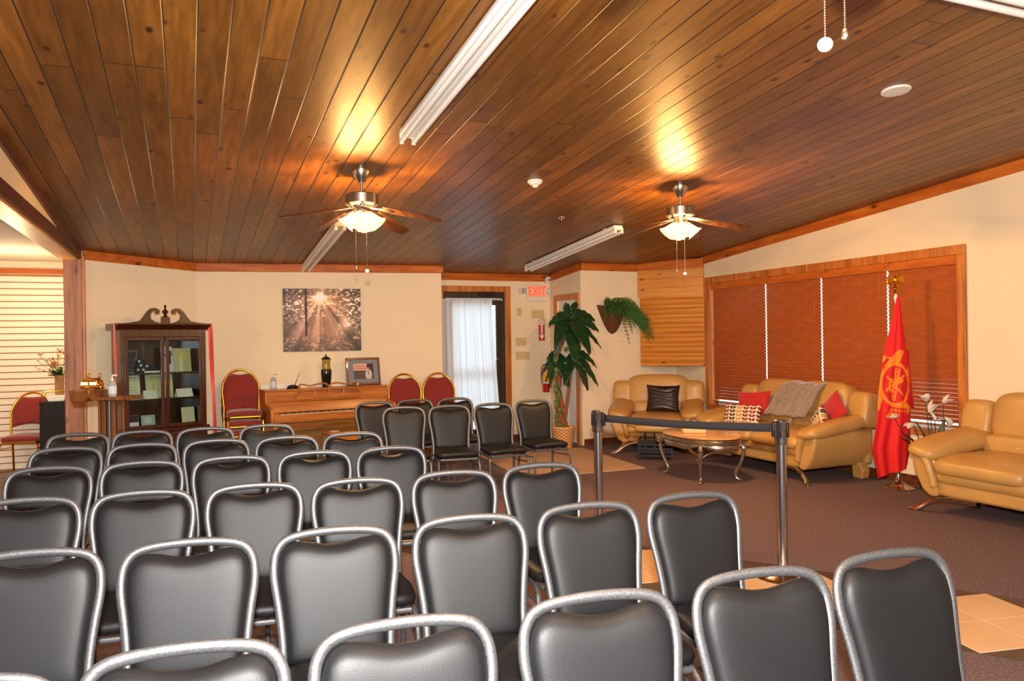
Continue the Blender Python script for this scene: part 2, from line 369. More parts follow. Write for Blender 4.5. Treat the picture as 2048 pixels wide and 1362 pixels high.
# ------------------------------------------------------------------ room shell
CZ = lambda y: 3.372 - .083 * y                        # sloping ceiling height
def slab(name, poly, z0, z1, m, bevel=0):
    b = MB(); b.prism(poly, z0, z1, 'z'); return struct(b.build(name, m, bevel=bevel))
slab('floor', [(-5.2, -3), (7.2, -3), (7.2, 11.4), (-5.2, 11.4)], -.1, 0, m_carpet)
b = MB(); P = [(-1.12, -3), (6.8, -3), (6.8, 11), (-1.12, 11)]
b.add([(x, y, CZ(y)) for x, y in P] + [(x, y, CZ(y) + .12) for x, y in P], [(0, 1, 2, 3), (7, 6, 5, 4), (0, 4, 5, 1), (1, 5, 6, 2), (2, 6, 7, 3), (3, 7, 4, 0)])
struct(b.build('ceiling', m_ceil))
def wall(name, p, q, m, th=.12, z0=0, z1=None, side=1):
    """upright wall from p to q, its room face on that line, thickness to the outside; top follows the ceiling"""
    p = Vector((p[0], p[1], 0)); q = Vector((q[0], q[1], 0)); d = (q - p).normalized(); n = Vector((-d.y, d.x, 0)) * th * side
    A = [p, q, q + n, p + n]; vs = [(a.x, a.y, z0) for a in A] + [(a.x, a.y, (CZ(a.y) + .03) if z1 is None else z1) for a in A]
    return MB().add(vs, [(0, 1, 2, 3), (7, 6, 5, 4), (0, 4, 5, 1), (1, 5, 6, 2), (2, 6, 7, 3), (3, 7, 4, 0)])
A_, B_, C_ = (-1.06, 9.69), (.11, 10.315), (3.215, 10.073)
struct(wall('w', A_, B_, m_wall).build('wall_corner', m_wall))
struct(wall('w', B_, C_, m_wall).build('wall_back', m_wall))
struct(wall('w', (3.215, 10.1), (3.215, 10.75), m_wall, side=1).build('wall_return', m_wall))
# recess wall with the glazed door opening X 3.43..4.37, Z 0..2.22
b = wall('w', (3.215, 10.62), (3.41, 10.62), m_wall); b2 = wall('w', (4.38, 10.62), (5.24, 10.62), m_wall); b3 = wall('w', (3.41, 10.62), (4.38, 10.62), m_wall, z0=2.23)
b.add(b2.v, b2.f); b.add(b3.v, b3.f); struct(b.build('wall_recess', m_wall))
# closet wall with the white door, opening Y 9.74..10.34
b = wall('w', (5.12, 10.62), (5.12, 10.36), m_wall); b2 = wall('w', (5.12, 9.74), (5.12, 9.607), m_wall); b3 = wall('w', (5.12, 10.36), (5.12, 9.74), m_wall, z0=2.08)
b.add(b2.v, b2.f); b.add(b3.v, b3.f); struct(b.build('wall_closet_side', m_wall))
struct(wall('w', (5.24, 9.607), (6.75, 9.607), m_wall).build('wall_closet_front', m_wall))
# right wall with the long window Y 5.03..8.78, Z .56..2.25
b = MB()
for y0, y1, z0, z1 in ((-3, 5.03, 0, 0), (8.78, 9.75, 0, 0), (5.03, 8.78, 0, .56), (5.03, 8.78, 2.25, 0)):
    w = wall('w', (6.7, y1), (6.7, y0), m_wall, z0=z0, z1=z1 or None); b.add(w.v, w.f)
struct(b.build('wall_right', m_wall))
struct(MB().box(-5.25, -1.0, -3.12, -3.0, 0, 3.65).box(.8, 6.82, -3.12, -3.0, 0, 3.65).box(-1.0, .8, -3.12, -3.0, 0, .8).box(-1.0, .8, -3.12, -3.0, 2.2, 3.65).build('wall_rear', m_wall))  # unseen rear wall; its window opening is added to let daylight in
# left: post, header beam, wall above it
struct(wall('w', (-1.09, -3), (-1.09, 9.69), m_wall, z0=2.56).build('wall_left', m_wall))
b = MB().box(-1.24, -1.06, 9.61, 9.79, 0, 2.46); struct(b.build('trim_1', m_post, bevel=.006))
b = MB().box(-1.062, -1.035, 9.62, 9.72, 0, 2.5); struct(b.build('trim_2', m_trimz, bevel=.003))
b = MB().box(-1.25, -1.08, -3, 9.7, 2.475, 2.59); struct(b.build('trim_3', m_beam, bevel=.004))
b = MB().box(-1.26, -1.095, -3, 9.7, 2.452, 2.4748); struct(b.build('trim_4', m_under, bevel=.003))
# crown boards
def crown(name, p, q, m, h=.1, th=.022):
    p = Vector((p[0], p[1], 0)); q = Vector((q[0], q[1], 0)); d = (q - p).normalized(); n = Vector((d.y, -d.x, 0)) * th
    A = [p, q, q + n, p + n]; b = MB()
    b.add([(a.x, a.y, CZ(a.y) - h) for a in A] + [(a.x, a.y, CZ(a.y) + .004) for a in A], [(0, 1, 2, 3), (7, 6, 5, 4), (0, 4, 5, 1), (1, 5, 6, 2), (2, 6, 7, 3), (3, 7, 4, 0)])
    return struct(b.build(name, m, bevel=.003))
crown('trim_5', A_, (B_[0], B_[1]), m_trimx); crown('trim_6', B_, (3.24, 10.071), m_trimx); crown('trim_7', (3.215, 10.62), (5.12, 10.62), m_trimx)
crown('trim_8', (5.12, 10.62), (5.12, 9.585), m_trimy); crown('trim_9', (5.1, 9.607), (6.1, 9.607), m_trimx); crown('trim_10', (6.7, 8.9), (6.7, -3), m_trimy)
crown('trim_11', (-1.09, -3), (-1.09, 9.66), m_beam)
# baseboards
def base(name, p, q, h=.09, th=.016):
    p = Vector((p[0], p[1], 0)); q = Vector((q[0], q[1], 0)); d = (q - p).normalized(); n = Vector((d.y, -d.x, 0)) * th
    A = [p, q, q + n, p + n]; b = MB(); b.prism([(a.x, a.y) for a in A], 0, h, 'z'); return struct(b.build(name, m_base, bevel=.004))
base('baseboard_corner', A_, B_); base('baseboard_back', B_, C_); base('baseboard_recess', (4.46, 10.62), (5.11, 10.62)); base('baseboard_closet', (5.14, 9.607), (6.7, 9.607)); base('baseboard_right', (6.7, 9.6), (6.7, -3))
# picture-window casing
b = MB()
b.box(6.672, 6.7, 4.943, 8.857, 2.247, 2.337); b.box(6.672, 6.7, 4.943, 5.03, .5, 2.247); b.box(6.672, 6.7, 8.78, 8.857, .5, 2.247); b.box(6.672, 6.7, 5.03, 8.78, .5, .57)
struct(b.build('trim_12', m_trimz, bevel=.004))
b = MB(); b.box(6.7, 6.8, 5.03, 8.78, 2.235, 2.25); b.box(6.7, 6.8, 5.03, 5.045, .56, 2.235); b.box(6.7, 6.8, 8.765, 8.78, .56, 2.235); b.box(6.66, 6.8, 5.0, 8.8, .55, .57)
struct(b.build('trim_13', m_trimz, bevel=.002))
wn = MB()
for k in range(5):
    y = 5.06 + k * (3.69 / 4); wn.box(6.79, 6.82, y - .02, y + .02, .57, 2.235)
wn.box(6.79, 6.82, 5.045, 8.765, .57, .61); wn.box(6.79, 6.82, 5.045, 8.765, 2.195, 2.235)
w1 = struct(wn.build('window_1', m_white, bevel=.003))
MB().box(6.803, 6.807, 5.045, 8.765, .58, 2.22).build('pane', m_glass, w1)

# four venetian blinds in the window, outside mount gaps between them
for k, (y0, y1) in enumerate([(7.70, 8.74), (6.775, 7.68), (5.865, 6.755), (5.055, 5.845)]):
    nm = ['farthest, beside the knotty corner panel', 'second from the corner, behind the plush throw', 'third from the corner, left of the red flag', 'nearest, behind the red flag'][k]
    t = thing('window_blind', 'brown venetian blind in the long window, ' + nm, 'blind', (6.74, (y0 + y1) / 2, .6), 0, 'brown venetian blinds in the long window')
    h = (y1 - y0) / 2
    MB().box(-.03, .02, -h, h, 1.575, 1.645).build('head_rail', m_slat, t, bevel=.004)
    MB().box(-.045, -.034, -h - .005, h + .005, 1.56, 1.65).build('valance', m_trimy, t, bevel=.003)
    s = MB(); n = 37
    for i in range(n):
        z = 1.55 - i * .0412; tl = R(68 - (0 if k < 3 else (i > 26) * 2.5)) + random.uniform(-.02, .02)
        s.box(-.0225, .0225, -h, h, -.0012, .0012, Matrix.Translation((0, 0, z)) @ Matrix.Rotation(tl, 4, 'Y'))
    s.build('slats', m_slat, t)
    s = MB()
    for f in (-.8, -.27, .27, .8): s.tube([(-.012, h * f, .03), (-.012, h * f, 1.57)], .0012, 5)
    s.build('ladder_cord', m_slat, t)
    MB().box(-.022, .022, -h, h, .008, .026).build('bottom_rail', m_slat, t, bevel=.004)

# glazed exit door
m_bronze = mat('dark_bronze_frame', (52, 36, 26), .45, metal=.3)
t = struct(MB().box(3.41, 3.45, 10.625, 10.7, 0, 2.23).box(4.34, 4.38, 10.625, 10.7, 0, 2.23).box(3.45, 4.34, 10.625, 10.7, 2.13, 2.23).build('door_1', m_bronze, bevel=.003))
b = MB().box(3.455, 3.54, 10.63, 10.67, .01, 2.125).box(4.24, 4.335, 10.63, 10.67, .01, 2.125).box(3.54, 4.24, 10.63, 10.67, 2.03, 2.125).box(3.54, 4.24, 10.63, 10.67, .01, .2).box(3.54, 4.24, 10.63, 10.67, .98, 1.04)
b.build('door_leaf', m_bronze, t, bevel=.003)
MB().box(3.54, 4.24, 10.648, 10.654, .2, 2.03).build('pane', m_glass, t)
MB().box(3.95, 4.2, 10.57, 10.628, 2.165, 2.225).build('door_closer', m_blackm, t, bevel=.006)
MB().box(4.225, 4.29, 10.6, 10.63, 1.22, 1.24).build('door_handle', m_nickel, t, bevel=.003)
b = MB().box(3.325, 3.41, 10.598, 10.62, 0, 2.31).box(4.38, 4.465, 10.598, 10.62, 0, 2.31).box(3.41, 4.38, 10.598, 10.62, 2.225, 2.31); struct(b.build('trim_14', m_trimz, bevel=.003))
# curtain on its rod
cr = tag(MB().tube([(3.24, 10.55, 2.1), (4.29, 10.55, 2.105)], .006, 8).sup((4.3, 10.55, 2.105), (.014, .014, .014), 1, 1, 10, 6).tube([(4.27, 10.55, 2.105), (4.27, 10.6, 2.105)], .005, 6).build('curtain_rod', m_white), 'thin white curtain rod across the glazed exit door', 'curtain rod')
def cf(s, t):
    g = (1 - t); x0 = 3.245; x1 = 4.14 + .11 * t ** 1.3
    f = .022 * math.sin(s * 62 + 1.2 * math.sin(s * 9)) * (.35 + .65 * t) + .012 * math.sin(s * 23 + t * 2)
    pin = .012 * math.exp(-((t - .5) / .04) ** 2)
    return (x0 + (x1 - x0) * s, 10.55 + f * (1 - 3 * pin), 2.115 - t * 1.78)
c = tag(MB().grid(cf, 140, 40).build('door_curtain', m_curt, smooth=180), 'sheer white curtain hanging over the glazed exit door', 'curtain')

# white panelled closet door
d = struct(MB().box(5.15, 5.185, 9.735, 10.365, .005, 2.09).build('door_2', m_wallw, bevel=.002))
for (y0, y1) in ((9.82, 10.02), (10.08, 10.28)):
    for (z0, z1) in ((.2, .85), (.98, 1.6), (1.7, 1.95)):
        MB().box(5.144, 5.15, y0, y1, z0, z1).build('door_panel', m_wallw, d, bevel=.006)
b = MB().box(5.098, 5.12, 9.66, 9.745, 0, 2.165).box(5.098, 5.12, 10.35, 10.435, 0, 2.165).box(5.098, 5.12, 9.745, 10.35, 2.08, 2.165); struct(b.build('trim_15', m_trimz, bevel=.003))

# knotty wood boarding boxed across the far right corner
p0 = Vector((6.07, 9.60, 0)); p1 = Vector((6.695, 8.885, 0)); dv = (p1 - p0).normalized(); L = (p1 - p0).length
Mw = Matrix((dv, Vector((-dv.y, dv.x, 0)), Zu)).transposed().to_4x4(); Mw.translation = p0      # local -Y faces the room
t = thing('corner_wood_panel', 'knotty yellow pine boarding boxed across the corner above the armchair', 'wood panel', (0, 0, 0)); t.matrix_world = Mw
def logb(z0, h, x0, x1):
    pr = [(0, z0)] + [(-.012 - .03 * math.sin(PI * i / 8) ** .7, z0 + h * (.03 + .94 * i / 8)) for i in range(9)] + [(0, z0 + h)]
    return MB().prism(pr, x0, x1, 'x')
zs = 1.135
MB().box(.03, L, -.02, .0, 1.11, 2.53).build('backing_board', m_pine, t)
for k in range(7): logb(zs + k * .137, .136, .03, L - .004).build('siding_board', m_pine, t, smooth=50)
for k in range(3): MB().box(-.004, L, -.03, -.02, 2.097 + k * .13, 2.225 + k * .13).build('flat_board', m_pine, t, bevel=.003)
MB().box(-.004, L, -.045, -.031, 2.49, CZ(9.1) + .0).build('top_board', m_trimx, t, bevel=.003)
MB().box(.03, L, -.04, .0, 1.1, 1.134).build('bottom_board', m_pine, t, bevel=.003)

# ------------------------------------------------------------------ side room
MB_ = MB().box(-5.2, -1.26, -3, 11.2, 2.56, 2.62); struct(MB_.build('ceiling_side_room', m_wallw))
struct(MB().box(-5.2, -1.1, 11.0, 11.12, 0, 2.56).build('wall_side_room', m_wall))
struct(MB().box(-5.25, -5.1, -3, 11.1, 0, 2.56).build('wall_side_room_left', m_wall))
struct(MB().box(-1.04, -.92, 9.93, 11.05, 0, 2.56).build('wall_side_room_right', m_wall))
sw = NT('white_slat_board'); sw.b.inputs['Base Color'].default_value = srgb((236, 222, 200)); sw.b.inputs['Roughness'].default_value = .5
b = MB(); m_slatw = sw.m
for k in range(30):
    z0 = .03 + k * .0785
    b.box(-5.1, -1.2, 10.962, 10.985, z0, z0 + .067)
tag(b.build('slatwall_board', m_slatw, bevel=.003), 'white slotted display wall board in the room on the left', 'slatwall')
struct(MB().box(-5.1, -1.2, 10.986, 10.999, .0, 2.4).build('trim_16', mat('slot_backing_wood', (176, 110, 56), .6)))  # brown backing board showing between the slats
struct(MB().box(-5.1, -1.2, 10.95, 10.99, 2.41, 2.47).build('trim_17', m_trimx, bevel=.003))
struct(MB().box(-5.1, -1.32, -3, 10.95, 0, .006).build('floor_side_room', wood('red_brown_floor', (70, 32, 18), (104, 54, 32), (130, 72, 44), 1, rough=.4)))

# ------------------------------------------------------------------ floor inlay: chain of 2x2 tile diamonds on dark tiles
d1 = Vector((.98, -.19, 0)).normalized(); d2 = Vector((d1.y, -d1.x, 0)); bd = Vector((.567, -.824, 0)); nb = Vector((.824, .567, 0))
ce0 = Vector((3.80, 2.74, 0)); half = .345
a = ce0 - bd * 9.3; z = ce0 + bd * 4.0; q = nb * .485
struct(MB().prism([tuple((p)[:2]) for p in (a - q, z - q, z + q, a + q)], 0, .004, 'z').build('floor_border', m_tiled))
tb = MB(); gb = MB()
for k in range(-9, 5):
    c = ce0 + bd * (.972 * k)
    gb.prism([tuple((c + d1 * sx * half + d2 * sy * half)[:2]) for sx, sy in ((-1, -1), (1, -1), (1, 1), (-1, 1))], .004, .0052, 'z')
    for ix in (0, 1):
        for iy in (0, 1):
            p = c + d1 * (ix - .5) * half + d2 * (iy - .5) * half; e = half / 2 - .0025
            tb.prism([tuple((p + d1 * sx * e + d2 * sy * e)[:2]) for sx, sy in ((-1, -1), (1, -1), (1, 1), (-1, 1))], .0052, .0068, 'z')
struct(tb.build('floor_tiles', m_tile)); struct(gb.build('floor_grout', m_grout))
tag(MB().prism([(5.0, 9.42), (4.85, 7.58), (3.33, 7.6), (3.48, 9.42)], 0, .008, 'z').build('floor_rug', m_rug), 'beige rectangular rug on the carpet between the chairs and the armchair', 'rug')

# ------------------------------------------------------------------ ceiling things
def fan(label, x, y, yaw, lit=True, power=13, ext=0, chains=((.02, -.03, -.79, 0), (-.04, .03, -.77, 1))):
    zc = CZ(y) - ext; U_ = Matrix.Translation((0, 0, ext)); t = thing('ceiling_fan', label, 'ceiling fan', (x, y, zc), R(yaw), 'walnut bladed ceiling fans')
    MB(U_).lathe([(.0, .004), (.07, .004), (.072, -.02), (.05, -.06), (.03, -.1), (.0, -.1)], 28).build('canopy', m_nickel, t)
    MB().tube([(0, 0, -.09 + ext), (0, 0, -.19)], .011, 12).lathe([(0, -.175), (.02, -.175), (.024, -.19), (0, -.19)], 16).build('downrod', m_nickel, t)
    MB().lathe([(0, -.185), (.09, -.185), (.126, -.195), (.13, -.2), (.13, -.268), (.122, -.278), (.09, -.29), (0, -.29)], 40).build('motor_housing', m_nickel, t)
    v = MB()
    for k in range(28):
        a = 2 * PI * k / 28; v.box(.07, .1, -.004, .004, -.3, -.288, Matrix.Rotation(a, 4, 'Z'))
    v.lathe([(0, -.289), (.068, -.289), (.068, -.302), (0, -.302)], 28).build('motor_vent', m_nickel, t)
    for k in range(5):
        Mk = Matrix.Rotation(2 * PI * k / 5, 4, 'Z') @ Matrix.Translation((.07, 0, -.297)) @ Matrix.Rotation(R(12), 4, 'Y') @ Matrix.Rotation(R(-13), 4, 'X')
        ol = [(.11, -.05), (.2, -.062), (.5, -.068), (.575, -.05), (.59, 0), (.575, .05), (.5, .068), (.2, .062), (.11, .05)]
        br = MB(Mk).prism(ol, -.003, .003, 'z').build('blade', m_blade, t, bevel=.0015)
        MB(Mk).prism([(0, -.018), (.06, -.012), (.1, -.03), (.17, -.034), (.2, 0), (.17, .034), (.1, .03), (.06, .012), (0, .018)], -.009, -.003, 'z').build('blade_iron', m_nickel, br, bevel=.002)
    MB().lathe([(0, -.3), (.06, -.3), (.062, -.33), (.05, -.36), (.025, -.385), (.01, -.4), (0, -.4)], 28).build('light_fitter', m_nickel, t)
    for k in range(4):
        a = 2 * PI * k / 4 + .4
        Mk = Matrix.Rotation(a, 4, 'Z') @ Matrix.Translation((.05, 0, -.345)) @ Matrix.Rotation(R(-42), 4, 'Y')
        pr = [(.022, 0), (.03, -.02), (.038, -.045), (.047, -.08), (.06, -.108), (.074, -.124)]
        def sh(s, q, pr=pr):
            i = q * (len(pr) - 1); j = min(int(i), len(pr) - 2); f = i - j; r = pr[j][0] * (1 - f) + pr[j + 1][0] * f; zz = pr[j][1] * (1 - f) + pr[j + 1][1] * f
            an = 2 * PI * s; r *= 1 + .05 * q * q * math.cos(8 * an); return (r * math.cos(an), r * math.sin(an), zz)
        g = MB(Mk).grid(sh, 48, 12, wrap=True).build('glass_shade', m_shade, t, smooth=180)
        MB(Mk).lathe([(0, .01), (.022, .01), (.024, -.012), (0, -.012)], 16).build('socket', m_nickel, g)
        if lit:
            l = bpy.data.lights.new('bulb', 'POINT'); l.energy = power; l.color = (1, .58, .25); l.shadow_soft_size = .022
            o = bpy.data.objects.new('bulb_light', l); C.objects.link(o); o.parent = t; o.location = Mk @ Vector((0, 0, -.06))
    for (dx, dy, zz, nm) in chains:
        dx, dy = dx, dy
        c = MB()
        n = 70 if y < 3 else 30
        c.tube([(dx, dy, -.33), (dx, dy, zz)], .0013, 6)
        for i in range(n): c.sup((dx, dy, -.4 - i * (-.4 - zz) / n), (.0024, .0024, .0024), 1, 1, 6, 4)
        c = c.build('pull_chain', m_nickel, t)
        if nm == 0: MB().sup((dx, dy, zz - .012), (.0165, .0165, .0155), 1, 1, 16, 10).build('chain_ball', m_white, c)
        else: MB().sup((dx, dy, zz - .01), (.0085, .0085, .015), 1, 1, 14, 8).build('chain_pendant', m_nickel, c)
    return t
fan('ceiling fan with lit glass shades above the piano side of the room', 1.285, 6.063, 43, power=70)
fan('ceiling fan with lit glass shades in front of the corner armchair', 4.158, 5.85, 43, power=70)
fan('nearest ceiling fan, only its two hanging pull chains in view at the top', 1.254, 1.286, 31, power=40, ext=.32, chains=((.02, -.03, -.80, 0), (.037, -.067, -.785, 1)))

def fixture(label, x, y, rz, ln=2.44):
    s = -.083 if abs(rz) < .1 else 0
    t = thing('fluorescent_light', label, 'fluorescent light', (x, y, CZ(y)), 0, 'white two-tube fluorescent ceiling lights')
    t.rotation_euler = (math.atan(-.083), 0, 0) if abs(rz) < .1 else (0, 0, rz)
    h = ln / 2; zo = -.012 if abs(rz) < .1 else -.05
    MB().prism([(-.055, zo), (.055, zo), (.06, zo - .03), (.03, zo - .05), (-.03, zo - .05), (-.06, zo - .03)], -h, h, 'y').build('housing', m_white, t, bevel=.002)
    if zo < -.02:
        for q in (-.7, .7): MB().box(-.03, .03, q * h - .03, q * h + .03, zo - .01, .01).build('mount_bracket', m_white, t)
    else:
        for q in (-.8, .8): MB().box(-.04, .04, q * h - .03, q * h + .03, zo - .01, .002).build('mount_bracket', m_white, t)
    for sx in (-1, 1):
        MB().tube([(sx * .042, -h + .02, zo - .072), (sx * .042, h - .02, zo - .072)], .0185, 14).build('fluorescent_tube', m_white, t)
        for e in (-1, 1): MB().box(sx * .042 - .014, sx * .042 + .014, e * h - .012 - (e > 0) * 0, e * h + .012, zo - .092, zo - .03).build('lamp_holder', m_whitem, t, bevel=.004)
fixture('white fluorescent light, large in the top centre of the view', 1.40, 3.88, 0)
fixture('white fluorescent light between the two lit fans, right above the door', 4.39, 8.55, 0)
fixture('white fluorescent light on the ceiling behind the left lit fan', 1.42, 8.95, 0)
fixture('white fluorescent light crosswise at the top right corner of the view', 4.3, 2.42, PI / 2)
CR = (math.atan(-.083), 0, 0)
def cthing(name, label, cat, x, y):
    t = thing(name, label, cat, (x, y, CZ(y))); t.rotation_euler = CR; return t
t = cthing('smoke_detector', 'round white smoke detector on the ceiling between the two fans', 'smoke detector', 2.779, 6.017)
MB().lathe([(0, 0), (.065, 0), (.066, -.012), (.058, -.02), (0, -.02)], 32).build('base', m_whitem, t)
MB().lathe([(0, -.019), (.05, -.019), (.046, -.032), (.03, -.04), (0, -.04)], 32).lathe([(0, -.039), (.024, -.039), (.022, -.056), (0, -.058)], 24).build('sensor_head', m_whitem, t)
t = cthing('ceiling_speaker', 'flat round white cover plate on the ceiling at the right', 'cover plate', 4.221, 3.582)
MB().lathe([(0, .0), (.09, .0), (.09, -.008), (.084, -.013), (0, -.016)], 40).build('cover', m_whitem, t)
t = cthing('sprinkler_head', 'small chrome sprinkler head in the ceiling above the glazed door', 'sprinkler', 3.614, 7.178)
MB().lathe([(0, 0), (.035, 0), (.033, -.008), (.012, -.014), (.01, -.03), (.02, -.032), (.02, -.035), (0, -.035)], 24).build('head', m_chrome, t)

# ------------------------------------------------------------------ things on the recess wall
ex = thing('exit_sign', 'lit EXIT sign with an emergency lamp at each side', 'exit sign', (4.885, 10.62, 2.09))
MB().box(-.165, .165, -.06, 0, 0, .245).build('housing', m_whitem, ex, bevel=.008)
MB().box(-.15, .15, -.063, -.0605, .06, .235).build('face', m_exitb, ex)
text('EXIT', .19, 'lettering', m_exit, ex, (0, -.066, .145), (R(90), 0, 0), .002, .78)
for s in (-1, 1):
    l = MB().tube([(s * .16, -.03, .16), (s * .205, -.045, .16)], .014, 12).sup((s * .235, -.05, .155), (.05, .04, .045), .7, .7, 20, 12).build('emergency_lamp', m_whitem, ex)
    MB(Matrix.Translation((s * .24, -.088, .152)) @ Matrix.Rotation(R(90), 4, 'X')).lathe([(0, 0), (.036, 0), (.032, .006), (0, .008)], 20).build('lens', m_liquid, l)
def plate(label, x0, x1, z0, z1, sw=0, name='wall_plate'):
    t = thing(name, label, 'switch plate' if sw else 'wall plate', ((x0 + x1) / 2, 10.62, (z0 + z1) / 2)); w = (x1 - x0) / 2; h = (z1 - z0) / 2
    MB().box(-w, w, -.007, 0, -h, h).build('plate', m_ivory, t, bevel=.003)
    for k in range(sw):
        xx = -w + 2 * w * (k + .5) / sw
        MB().box(xx - .006, xx + .006, -.017, -.006, -.012, .012).build('toggle', m_ivory, t, bevel=.002)
plate('narrow ivory wall plate below left of the EXIT sign', 4.57, 4.65, 1.87, 1.99, 1)
plate('blank ivory wall plate above the red fire sign', 4.81, 5.02, 1.83, 1.955)
plate('ivory three-switch plate beside the glazed door, upper of two', 4.54, 4.71, 1.42, 1.54, 3, 'light_switch')
plate('ivory switch plate with four switches beside the glazed door, lower of two', 4.54, 4.77, 1.21, 1.33, 4, 'light_switch')
sc = thing('security_camera', 'small white device in the corner above the EXIT sign', 'camera', (5.07, 10.6, 2.37))
MB().box(-.035, .035, -.07, .018, 0, .09).build('housing', m_whitem, sc, bevel=.01); MB().tube([(0, -.07, .04), (0, -.085, .04)], .02, 16).build('lens', m_nickel, sc)
fs = thing('fire_extinguisher_sign', 'red fire extinguisher sign with a white downward arrow', 'sign', (4.98, 10.62, 1.49))
MB().box(-.05, .05, -.004, 0, 0, .32).build('panel', m_signred, fs)
MB().box(-.043, .043, -.0055, -.004, .245, .31).box(-.018, .018, -.0055, -.004, .08, .246).prism([(-.042, .085), (.042, .085), (0, .012)], -.0055, -.004).build('arrow', m_signw, fs)
text('FIRE', .044, 'lettering', m_signred, fs, (0, -.0065, .272), (R(90), 0, 0), .0008, .8)
tx = text('EXTINGUISHER', .026, 'lettering', m_signred, fs, (0, -.0065, .165), (R(90), R(90), 0), .0008, .78)
fe = thing('fire_extinguisher', 'red fire extinguisher with a yellow label hung under the fire sign', 'fire extinguisher', (5.01, 10.555, .71))
MB().lathe([(0, 0), (.052, 0), (.055, .012), (.055, .32), (.045, .36), (.02, .385), (.018, .4), (0, .4)], 28).build('cylinder', m_exred, fe)
MB().lathe([(.0553, .16), (.0562, .161), (.0562, .33), (.053, .34)], 28, cap=False).build('label', m_exlab, fe)
MB().lathe([(.0555, .13), (.0568, .131), (.0568, .158), (.0555, .159)], 28, cap=False).build('band', m_white, fe)
MB().lathe([(0, .395), (.022, .395), (.022, .43), (0, .435)], 16).tube([(0, 0, .43), (.04, -.01, .455), (.085, -.02, .475)], .008, 8).tube([(0, 0, .41), (.05, -.01, .42), (.075, -.02, .425)], .006, 8).build('valve', m_chrome, fe)
MB().tube(smoothpath([(0, -.01, .415), (-.05, -.02, .41), (-.085, -.02, .34), (-.085, -.02, .2), (-.07, -.02, .12)]), .008, 8).build('hose', m_blackp, fe)
MB().box(-.03, .03, .05, .065, .1, .36).build('bracket', m_blackm, fe)

